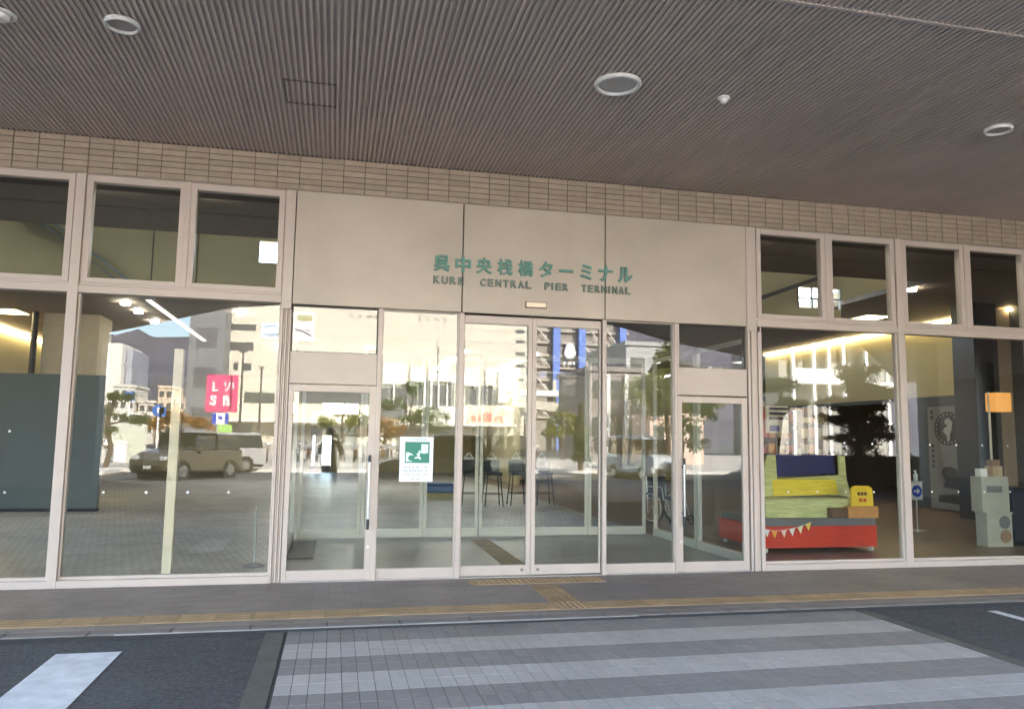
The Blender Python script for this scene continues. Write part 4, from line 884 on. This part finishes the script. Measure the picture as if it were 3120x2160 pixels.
# ------------------------------------------------------------------ bicycles
def bicycle(label, cm):
    t = thing('bicycle', label, 'bicycle', (0, 0, 0), 'bicycles parked in front of the store')
    for x in (-.53, .53):
        mb = MB(); mb.ring((x, 0, .33), .31, .022, 'y', 20, 5); o = obj('wheel', mb, TYRE, t)
        mb = MB()
        for k in range(6):
            a_ = k*math.pi/6; mb.cyl((x-.3*math.cos(a_), 0, .33-.3*math.sin(a_)), (x+.3*math.cos(a_), 0, .33+.3*math.sin(a_)), .004, n=4)
        obj('spokes', mb, METAL, o)
    mb = MB()
    mb.tube([(-.53, 0, .33), (-.05, 0, .30), (.38, 0, .72), (-.18, 0, .58), (-.53, 0, .33)], .02, 6); mb.tube([(-.05, 0, .30), (-.22, 0, .82)], .018, 6); mb.tube([(.38, 0, .74), (.40, 0, .62), (.53, 0, .33)], .018, 6)
    obj('frame', mb, cm, t)
    mb = MB(); mb.tube([(.40, 0, .62), (.34, 0, .98), (.26, -.26, 1.0)], .014, 6); mb.tube([(.34, 0, .98), (.26, .26, 1.0)], .014, 6); obj('handlebar', mb, METAL, t)
    mb = MB(); mb.ell((-.24, 0, .86), (.14, .09, .04), 10, 6); obj('saddle', mb, BLACK, t)
    mb = MB(); mb.add([(.42, -.15, .72), (.66, -.15, .72), (.66, .15, .72), (.42, .15, .72), (.38, -.2, .96), (.74, -.2, .96), (.74, .2, .96), (.38, .2, .96)], [(0, 3, 2, 1), (0, 1, 5, 4), (1, 2, 6, 5), (2, 3, 7, 6), (3, 0, 4, 7)]); obj('basket', mb, mat('basket_wire', (.35, .34, .33), .5), t)
    return t
bcs = [('red', (.5, .04, .04)), ('silver', (.6, .6, .6)), ('orange', (.65, .25, .05)), ('white', (.75, .75, .72)), ('blue', (.05, .12, .4))]
bp = [bicycle(c+' bicycle in the long row of bicycles in front of the store', mat('bike_'+c, k, .35)) for c, k in bcs]
n_ = 0
for i in range(46):
    x = -4.6+i*.52 if i < 30 else -1.5+(i-30)*.95; y = -36.5 if i < 30 else -40.5
    if 7.6 < x < 8.2: continue
    k = (i*7+i//3) % 5; p = bp[k]
    o = p if n_ < 5 and p.location.length == 0 else dup(p, (0, 0, 0)); n_ += 1
    o.location = (x, y+R.uniform(-.15, .15), .10); o.rotation_euler = (0, 0, math.pi/2+R.uniform(-.12, .12))
    row = 'nearer' if i < 30 else 'farther'
    o['label'] = '%s bicycle in the %s long row in front of the store' % (bcs[k][0], row)
for k, p in enumerate(bp):
    if p.location.length == 0: p.location = (18+k*.6, -38, .1)
# ------------------------------------------------------------------ buildings
def grid_windows(parent, x0, x1, z0, z1, nx, nz, y, fx=.6, fz=.5, m=None):
    dx, dz = (x1-x0)/nx, (z1-z0)/nz
    for i in range(nx):
        for j in range(nz):
            mb = MB(); xa = x0+dx*(i+.5-fx/2); za = z0+dz*(j+.5-fz/2); mb.box(xa, xa+dx*fx, y-.05, y+.03, za, za+dz*fz); obj('window', mb, m or CARGL, parent)
ST_ = thing('store_building', 'huge cream windowless store across the road, mirrored in the doors', 'building', (4.5, -80, .1))
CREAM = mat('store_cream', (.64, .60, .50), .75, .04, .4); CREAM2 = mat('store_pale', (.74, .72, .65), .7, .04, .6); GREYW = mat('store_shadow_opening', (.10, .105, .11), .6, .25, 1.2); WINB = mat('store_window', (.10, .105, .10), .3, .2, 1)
SY = -70.
mb = MB(); mb.box(-10.57, 19.25, -96, SY, 0, 22); obj('wall', mb, CREAM, ST_)
mb = MB()
for z in (10.0, 11.3, 12.6, 9.0): mb.box(-5.2, 18, SY, SY+.02, z, z+.03)
obj('panel_joint', mb, mat('store_joint', (.52, .47, .38), .8), ST_)
for bx in ((-10.3, -7.85, 11.55, 12.15), (-10.2, -8.0, 9.6, 10.4), (-9.7, -9.3, 7.7, 8.4), (-8.9, -8.1, 7.7, 8.4), (18.07, 19.0, 12.48, 12.82), (18.07, 19.03, 11.45, 11.74), (18.07, 19.04, 10.1, 10.48), (18.07, 19.04, 8.95, 9.2), (18.1, 19.0, 7.5, 7.75), (-8.6, -7.2, 4.6, 5.6), (-7, -5.8, 4.6, 5.6)):
    mb = MB(); mb.box(bx[0], bx[1], SY-.1, SY+.03, bx[2], bx[3]); obj('window', mb, WINB, ST_)
for bx in ((4.48, 6.85, 6.78, 8.95), (7.2, 8.6, 7.06, 8.53), (9.02, 11.3, 7.2, 8.6), (12.3, 14.2, 6.8, 8.6), (14.9, 15.8, 6.9, 8.58), (16.28, 17.8, 5.2, 9.0)):
    mb = MB(); mb.box(bx[0], bx[1], SY, SY+.35, bx[2], bx[3]); obj('parapet_panel', mb, CREAM2, ST_)
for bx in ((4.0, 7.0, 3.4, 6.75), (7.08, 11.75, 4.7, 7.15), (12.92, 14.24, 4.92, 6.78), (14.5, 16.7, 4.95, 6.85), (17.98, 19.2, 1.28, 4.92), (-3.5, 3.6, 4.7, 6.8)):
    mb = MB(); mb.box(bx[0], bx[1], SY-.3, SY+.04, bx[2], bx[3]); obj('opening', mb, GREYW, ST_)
mb = MB()
for x in (8.6, 9.3, 10.0, 10.9, 5.5): mb.box(x, x+.18, SY+.02, SY+.3, 4.7, 7.2)
obj('column', mb, CREAM2, ST_)
mb = MB(); mb.box(-10.5, 17.9, SY, SY+1.6, 2.75, 2.95); mb.box(8.2, 12.9, SY, SY+1.2, 3.0, 4.65); obj('canopy', mb, CREAM2, ST_)
for i, bx in enumerate(((-10.2, -7.7), (-7.4, -4.6), (-4.2, -1.2), (-.9, 2.2), (2.6, 5.6), (6, 9), (9.4, 12.6), (13, 16.4))):
    mb = MB(); mb.box(bx[0], bx[1], SY-.1, SY+.05, .15, 2.5); obj('shopfront', mb, mat('shopfront%d' % (i % 3), [(.28, .30, .28), (.55, .5, .42), (.2, .19, .18)][i % 3], .3, .5, .9), ST_)
mb = MB(); mb.box(-7.4, -5.3, SY, SY+.06, 10.8, 12.4); obj('sign_board', mb, mat('board_paleblue', (.72, .80, .84), .6), ST_)
mb = MB(); mb.box(-4.55, -2.35, SY, SY+.06, 10.7, 13.6); obj('sign_board', mb, mat('board_cream', (.82, .80, .72), .6), ST_)
def strokes(mb, pts, wd, y):
    for (xa, za), (xb, zb) in zip(pts, pts[1:]):
        d = Vector((xb-xa, zb-za)); n_ = Vector((-d.y, d.x)).normalized()*wd/2; mb.prism_y([(xa+n_.x, za+n_.y), (xb+n_.x, zb+n_.y), (xb-n_.x, zb-n_.y), (xa-n_.x, za-n_.y)], y-.01, y+.012)
mb = MB(); strokes(mb, [(-7.2, 12.0), (-6.6, 12.05), (-6.2, 12.15), (-5.8, 12.0)], .12, SY+.08)
for i in range(4): mb.ring((-6.95+i*.38, SY+.08, 11.25), .13, .045, 'y', 14, 5)
obj('logo', mb, mat('logo_blue', (.28, .42, .62), .6), ST_)
mb = MB(); strokes(mb, [(-4.2, 11.9), (-3.4, 11.7), (-2.6, 11.3)], .16, SY+.08); strokes(mb, [(-3.2, 11.95), (-2.7, 11.75)], .12, SY+.08); obj('logo', mb, mat('logo_violet', (.22, .18, .26), .6), ST_)
mb = MB(); mb.box(-4.0, -2.55, SY+.05, SY+.08, 12.75, 13.3); obj('logo', mb, mat('logo_olive', (.45, .44, .24), .6), ST_)
mb = MB()
for x in (.95, 1.8, 2.75, 3.4, 7.8, 8.65, 9.6, 10.45):
    for k in range(4):
        xa = x+R.uniform(0, .3); za = 13.45+R.uniform(0, .35); strokes(mb, [(xa, za), (xa+R.uniform(-.1, .3), za+R.uniform(-.2, .2))], .09, SY+.04)
    mb.box(x, x+.45, SY+.02, SY+.05, 13.38, 13.46)
obj('lettering', mb, mat('letter_grey', (.38, .36, .32), .7), ST_)
mb = MB(); mb.box(13.05, 16.65, SY+1.2, SY+1.3, 2.95, 4.25); obj('sign_board', mb, mat('board_pink', (.85, .55, .42), .6), ST_)
mb = MB()
for x, wd in ((13.3, .5), (14.0, .35), (14.5, .95), (15.7, .5), (16.3, .2)): mb.box(x, x+wd, SY+1.3, SY+1.32, 3.15, 3.75 if wd < .9 else 4.0)
obj('lettering', mb, mat('letter_red', (.66, .25, .19), .6), ST_)
SC = thing('car_park_building', 'grey-brown building with blue columns and white braces, mirrored in the second sliding door', 'building', (30, -90, .1))
mb = MB(); mb.box(24, 38.2, -110, -90, 0, 24); obj('wall', mb, mat('carpark_brown', (.33, .30, .265), .8, .15, .6), SC)
for i in range(13):
    mb = MB(); mb.box(23.9, 38.3, -90, -89.6, 4.2+i*1.63, 4.45+i*1.63); obj('floor_band', mb, mat('carpark_band', (.46, .42, .36), .7), SC)
for x in (27.5, 31.0, 36.75):
    mb = MB(); mb.box(x, x+.92, -89.6, -88.9, 0, 24); obj('blue_column', mb, mat('carpark_blue', (.14, .24, .62), .5, .05), SC)
for i in range(6):
    z = 4.3+i*3.26
    for xa, xb in ((24.2, 27.3), (31.9, 34.2), (34.3, 36.6)):
        mb = MB(); strokes(mb, [(xa, z+3.26), (xb, z)], .16, -89.5); obj('brace', mb, mat('brace_white', (.62, .6, .54), .6), SC)
mb = MB(); mb.prism_y([(29.9+.86*math.cos(a_)*(.82 if math.sin(a_) > 0 else 1), 13.05+(1.15 if math.sin(a_) > 0 else .95)*math.sin(a_)) for a_ in [2*math.pi*k/28 for k in range(28)]], -89.55, -89.35); obj('emblem', mb, mat('emblem_white', (.74, .78, .80), .6), SC)
mb = MB()
for x in (29.0, 29.7, 30.3, 30.9): mb.box(x, x+.35, -89.55, -89.4, 11.3, 11.7)
obj('emblem_marks', mb, MATS['emblem_white'], SC)
FB = thing('footbridge', 'white pedestrian footbridge deck in front of the blue-columned building', 'bridge', (20, -60, .1))
mb = MB(); mb.box(15.5, 27, -62, -60, 5.45, 5.95); obj('deck', mb, WHITE, FB)
mb = MB(); mb.add([(15.5, -60, 4.45), (25, -60, 3.5), (25, -60, 4.35), (15.5, -60, 5.25), (15.5, -61.5, 4.45), (25, -61.5, 3.5), (25, -61.5, 4.35), (15.5, -61.5, 5.25)], [(0, 1, 2, 3), (7, 6, 5, 4), (0, 4, 5, 1), (3, 2, 6, 7), (0, 3, 7, 4), (1, 5, 6, 2)]); obj('ramp', mb, mat('ramp_cream', (.62, .58, .48), .7), FB)
mb = MB()
for x in (16.5, 19.6, 22.6): mb.box(x, x+.35, -61.2, -60.8, .1, 4.3 if x < 22 else 3.9)
mb.box(19.6, 19.9, -61.2, -60.8, 4.6, 7.0); obj('column', mb, mat('bridge_column', (.6, .56, .46), .7), FB)
def block(name, label, x0, x1, y, dp, h_, m, nx=0, nz=0, group=None, z0=1.2, wm=None):
    t = thing(name, label, 'building', ((x0+x1)/2, y-dp/2, 0), group)
    mb = MB(); mb.box(x0, x1, y-dp, y, 0, h_); obj('wall', mb, m, t)
    mb = MB(); mb.box(x0-.15, x1+.15, y-dp-.15, y+.15, h_, h_+.35); obj('parapet', mb, m, t)
    if nx: grid_windows(t, x0, x1, z0, h_, nx, nz, y, m=wm or WINB)
    return t
GREYC = mat('concrete_grey', (.30, .27, .25), .8, .12, .8); GREYL = mat('concrete_light', (.42, .43, .42), .8, .1, .8)
t = block('pier_office', 'low grey concrete building with white columns, mirrored between the doors', 17.9, 21.9, -45, 8, 6.5, GREYC, 3, 2)
mb = MB()
for x in (19.1, 20.5): mb.box(x, x+.28, -45, -44.7, 0, 6.3)
obj('column', mb, WHITE, t)
block('warehouse', 'pale grey shed with a flat roof behind the low concrete building', 23.4, 27.5, -52, 10, 9.4, GREYL, 2, 2)
t = block('apartment_block', 'grey shaded apartment block beside the cream store, mirrored behind the grooved post', -13.0, -10.0, -65, 4, 15.5, mat('block_grey', (.19, .195, .20), .8, .06, .5), 1, 4, None, 1.2, mat('block_window', (.12, .12, .125), .4))
TW = thing('apartment_tower', 'white apartment tower with stepped balconies under the hill', 'building', (-41.5, -155, 0))
mb = MB(); mb.box(-42.1, -39.6, -165, -150, 0, 18.3); obj('wall', mb, mat('tower_white', (.74, .71, .64), .7), TW)
for i in range(8):
    mb = MB(); mb.box(-43.4+.12*(i % 2), -42.1, -158, -149.5, 1.5+i*2.15, 2.3+i*2.15); obj('balcony', mb, MATS['tower_white'], TW)
mb = MB(); mb.box(-39.6, -38.2, -165, -152, 0, 17.4); obj('stair_wing', mb, mat('tower_grey', (.36, .37, .42), .8), TW)
for i, (x0, x1, h_, c, nx, nz) in enumerate(((-30.5, -27.6, 7.9, (.70, .68, .62), 3, 4), (-27.3, -25.2, 5.8, (.60, .56, .50), 2, 3), (-25.0, -23.0, 8.0, (.68, .55, .42), 2, 4), (-22.8, -20.9, 6.4, (.62, .50, .40), 3, 3), (-20.6, -18.5, 8.3, (.66, .60, .50), 3, 5), (-36, -31, 5.5, (.5, .44, .38), 3, 3))):
    block('town_house', ['white house with dark windows under the hill', 'low grey-beige house between taller houses under the hill', 'tan house behind the blue road sign', 'brownish low house beside the slim column', 'cream house with rows of balconies beside the red sign', 'low brown house beside the apartment tower'][i], x0, x1, -110-i, 8, h_, mat('town%d' % i, c, .8, .08, 1), nx, nz, 'houses under the hill')
BB = thing('balcony_building', 'sunlit white balcony building mirrored above the cart', 'building', (50, -66, 0))
mb = MB(); mb.box(43.9, 57, -72, -62.5, 0, 14); obj('wall', mb, mat('balcony_wall', (.36, .35, .32), .7), BB)
for z in (7.4, 11.9):
    mb = MB(); mb.box(43.8, 57, -62.5, -60, z, z+.35); obj('balcony_slab', mb, WHITE, BB)
mb = MB(); mb.box(44, 49.6, -60.2, -60, 7.75, 8.9); obj('balcony_front', mb, WHITE, BB)
mb = MB()
for x in (43.9, 46.2, 47.9, 49.6, 52.2, 54.6): mb.box(x, x+.32, -60.4, -60.05, 0, 12)
obj('column', mb, WHITE, BB)
mb = MB()
for x in (50+.3*k for k in range(20)): mb.box(x, x+.05, -60.1, -60.05, 7.75, 8.85)
for z in (8.3, 8.85): mb.box(44, 56, -60.1, -60.04, z, z+.06)
obj('railing', mb, mat('rail_grey', (.3, .33, .33), .5), BB)
grid_windows(BB, 44.5, 56, 8.2, 11.7, 6, 1, -62.5, .66, .9)
block('added_dark_block', 'added brown block beyond the canopy end, darkening the reflection past the cart', 29, 60, -13, 12, 8, mat('blocker_brown', (.22, .18, .13), .8, .1, .6), 6, 2)  # block added to keep bright hills out of the end window's reflection
block('added_shade_block', 'added unseen brown block shading the end of the canopy', 22, 60, -.5, 9, 7.5, MATS['blocker_brown'])  # added out of view to darken the canopy ceiling and facade
# ------------------------------------------------------------------ trees
def tree(name, label, base, trunk, pads, leaf, n, s, group=None, tr_=.12):
    t = thing(name, label, 'tree', base, group); b = Vector(base)
    mb = MB(); pts = [b+Vector(p) for p in trunk]; mb.tube(pts, [tr_*(1-.5*i/(len(pts)-1)) for i in range(len(pts))], 10)
    for c, r in pads:
        p = b+Vector(c); k = min(pts, key=lambda q_: (q_-p).length+max(0, q_.z-p.z)*2); mb.cyl(k, p, tr_*.45, tr_*.15, 6)
    obj('trunk', mb, BARK, t)
    mb = MB()
    tot = sum(r[0]*r[1]*r[2] for c, r in pads)
    for c, r in pads:
        m_ = int(n*r[0]*r[1]*r[2]/tot)+60
        leaves(mb, b+Vector(c), (r[0]*.85, r[1]*.85, r[2]*.8), m_//3, s, .3)
        for _ in range(6):
            a_ = R.uniform(0, 6.28); q_ = R.uniform(.35, .8); f_ = R.uniform(.3, .55)
            leaves(mb, b+Vector(c)+Vector((r[0]*q_*math.cos(a_), r[1]*q_*math.sin(a_), r[2]*R.uniform(-.5, .55))), (r[0]*f_, r[1]*f_, r[2]*f_*1.25), m_//9, s, .3)
    obj('crown', mb, leaf, t)
tree('garden_pine', 'dark cloud-pruned pine mirrored in the window beside the cart', (17.35, -14.6, RZ), [(0, 0, 0), (.15, 0, .9), (-.1, .1, 2), (.1, 0, 3.2), (0, 0, 3.9)],
     [((.0, 0, 4.0), (.95, .8, .42)), ((.6, .1, 3.2), (1.0, .8, .36)), ((-.7, -.1, 2.95), (.8, .7, .26)), ((.1, .1, 2.5), (.95, .8, .45)), ((-1.05, 0, 2.35), (.6, .5, .24)), ((.75, 0, 1.9), (.75, .7, .35)), ((-.75, .1, 1.75), (.55, .5, .2)), ((.1, 0, 1.5), (.7, .6, .4)), ((.5, 0, .9), (.7, .6, .35)), ((.15, 0, 2.9), (1.0, .8, .45)), ((.25, 0, 2.1), (.95, .8, .5)), ((.2, 0, 3.5), (.9, .75, .4))], LEAFD, 26000, .05)
tree('garden_pine', 'thinner cloud-pruned pine mirrored just past the second swing door', (14.75, -15.2, RZ), [(0, 0, 0), (-.1, 0, 1.2), (.1, 0, 2.4), (.1, 0, 3.4)],
     [((.1, 0, 3.5), (.9, .7, .32)), ((.6, 0, 2.9), (.7, .6, .25)), ((-.5, 0, 2.6), (.7, .6, .24))], LEAFD, 6000, .05)
tree('garden_pine', 'cloud-pruned pine beside the pale wall panel, mirrored next to the partition', (-9.2, -26.5, RZ), [(0, 0, 0), (.2, 0, .9), (0, 0, 1.9), (.2, 0, 2.9)],
     [((.3, 0, 3.0), (.85, .6, .28)), ((-.3, .1, 2.5), (.8, .6, .28)), ((1.0, 0, 2.15), (.8, .6, .26)), ((-.2, 0, 1.7), (.6, .5, .25)), ((-.4, 0, 1.2), (.5, .4, .25))], LEAFM, 2600, .06)
t = thing('hedge', 'dark clipped hedge at the foot of the cloud-pruned pines', 'hedge', (16, -15.4, RZ))
mb = MB()
for k in range(8): leaves(mb, (14.2+k*.95, -15.5, .55), (.75, .55, .72), 900, .06, .5)
mb.box(13.7, 21.3, -15.75, -15.25, RZ, 1.12); obj('foliage', mb, LEAFD, t)
mb = MB()
for k in range(7): mb.cyl((14.2+k, -15.5, RZ), (14.2+k, -15.5, .7), .04, n=6)
obj('stem', mb, BARK, t)
tree('street_tree', 'yellow-green tree mirrored beside the second swing door', (12.9, -20.2, RZ), [(0, 0, 0), (.05, 0, 1.6), (-.05, 0, 3), (0, 0, 4.6)],
     [((0, 0, 4.6), (.8, .8, .7)), ((-.5, .2, 3.7), (.8, .8, .6)), ((.6, 0, 3.9), (.7, .7, .6)), ((.1, .1, 3.0), (.9, .8, .5)), ((.2, -.3, 5.2), (.5, .5, .5))], LEAFY, 4200, .075)
tree('conifer', 'dark narrow conifer in front of the low concrete building', (11.3, -26.5, .1), [(0, 0, 0), (0, 0, 1.5), (0, 0, 2.9)],
     [((0, 0, .8), (.5, .5, .6)), ((0, 0, 1.5), (.42, .42, .6)), ((0, 0, 2.3), (.28, .28, .6)), ((0, 0, 2.9), (.12, .12, .35))], LEAFD, 2200, .07)
tree('street_tree', 'spreading pine tree in front of the store, mirrored above the evacuation notice', (4.6, -42, .1), [(0, 0, 0), (.3, 0, 1.4), (.1, 0, 3.0), (.4, 0, 4.6)],
     [((.3, 0, 4.6), (.8, .7, .6)), ((1.3, 0, 3.0), (1.4, .9, .55)), ((-.9, 0, 3.6), (.9, .8, .6)), ((.4, 0, 2.6), (1.3, .9, .5)), ((1.7, 0, 2.0), (.9, .7, .5))], LEAFM, 3200, .10)
tree('street_tree', 'orange-leaved tree in front of the store, mirrored beside the evacuation notice', (3.0, -40, .1), [(0, 0, 0), (0, 0, 1.0), (.1, 0, 2.2)],
     [((0, 0, 2.3), (1.0, .8, .5)), ((.5, 0, 1.7), (.9, .8, .5)), ((-.8, 0, 1.8), (.8, .7, .5))], LEAFO, 1600, .10)
tree('street_tree', 'olive green tree mirrored in the first swing door', (.4, -38.5, .1), [(0, 0, 0), (.1, 0, 1.2), (0, 0, 2.6)],
     [((0, 0, 2.9), (1.1, .8, .45)), ((.8, 0, 2.3), (.9, .8, .45)), ((-.8, 0, 2.2), (.8, .7, .45))], LEAFY, 1800, .10)
tree('street_tree', 'bare autumn tree between the red sign and the houses', (-11.2, -52, .1), [(0, 0, 0), (0, 0, 1.4), (.1, 0, 2.8)],
     [((0, 0, 2.6), (1.6, 1, .7)), ((1.4, 0, 2.2), (1.3, 1, .6)), ((-1.3, 0, 2.0), (1.1, 1, .6))], LEAFO, 1800, .13)
tree('street_tree', 'broad dark green tree mirrored in the second swing door', (16.6, -27, RZ), [(0, 0, 0), (.1, 0, 1.5), (-.1, 0, 3), (0, 0, 4.4)],
     [((0, 0, 4.3), (1.3, 1, .9)), ((-.9, .2, 3.3), (1.1, .9, .8)), ((1.0, 0, 3.2), (1.1, .9, .8)), ((.1, .1, 2.3), (1.3, .9, .7)), ((.9, 0, 1.5), (.8, .8, .5))], LEAFM, 5200, .08)
block('kiosk', 'small pinkish kiosk with dark windows behind the broad green tree', 19.2, 22.8, -37, 3, 2.9, mat('kiosk_pink', (.66, .50, .42), .8, .08), 3, 1)
tree('street_tree', 'tall olive tree behind the pinkish kiosk', (23.5, -42, .1), [(0, 0, 0), (.1, 0, 2.5), (0, 0, 5.5)],
     [((0, 0, 6.0), (2.6, 1.6, 1.5)), ((-2.2, .2, 4.4), (2.0, 1.4, 1.2)), ((2.2, 0, 4.4), (2.0, 1.4, 1.2)), ((0, 0, 3.4), (2.4, 1.4, 1.0))], LEAFY, 4200, .13)
tree('street_tree', 'yellow tree below the footbridge ramp', (15.6, -44, .1), [(0, 0, 0), (0, 0, 1.4), (.1, 0, 3.0)],
     [((0, 0, 3.0), (1.2, 1, .7)), ((.9, 0, 2.2), (1.2, 1, .6)), ((-.8, 0, 2.0), (.9, 1, .6))], LEAFY, 2200, .11)
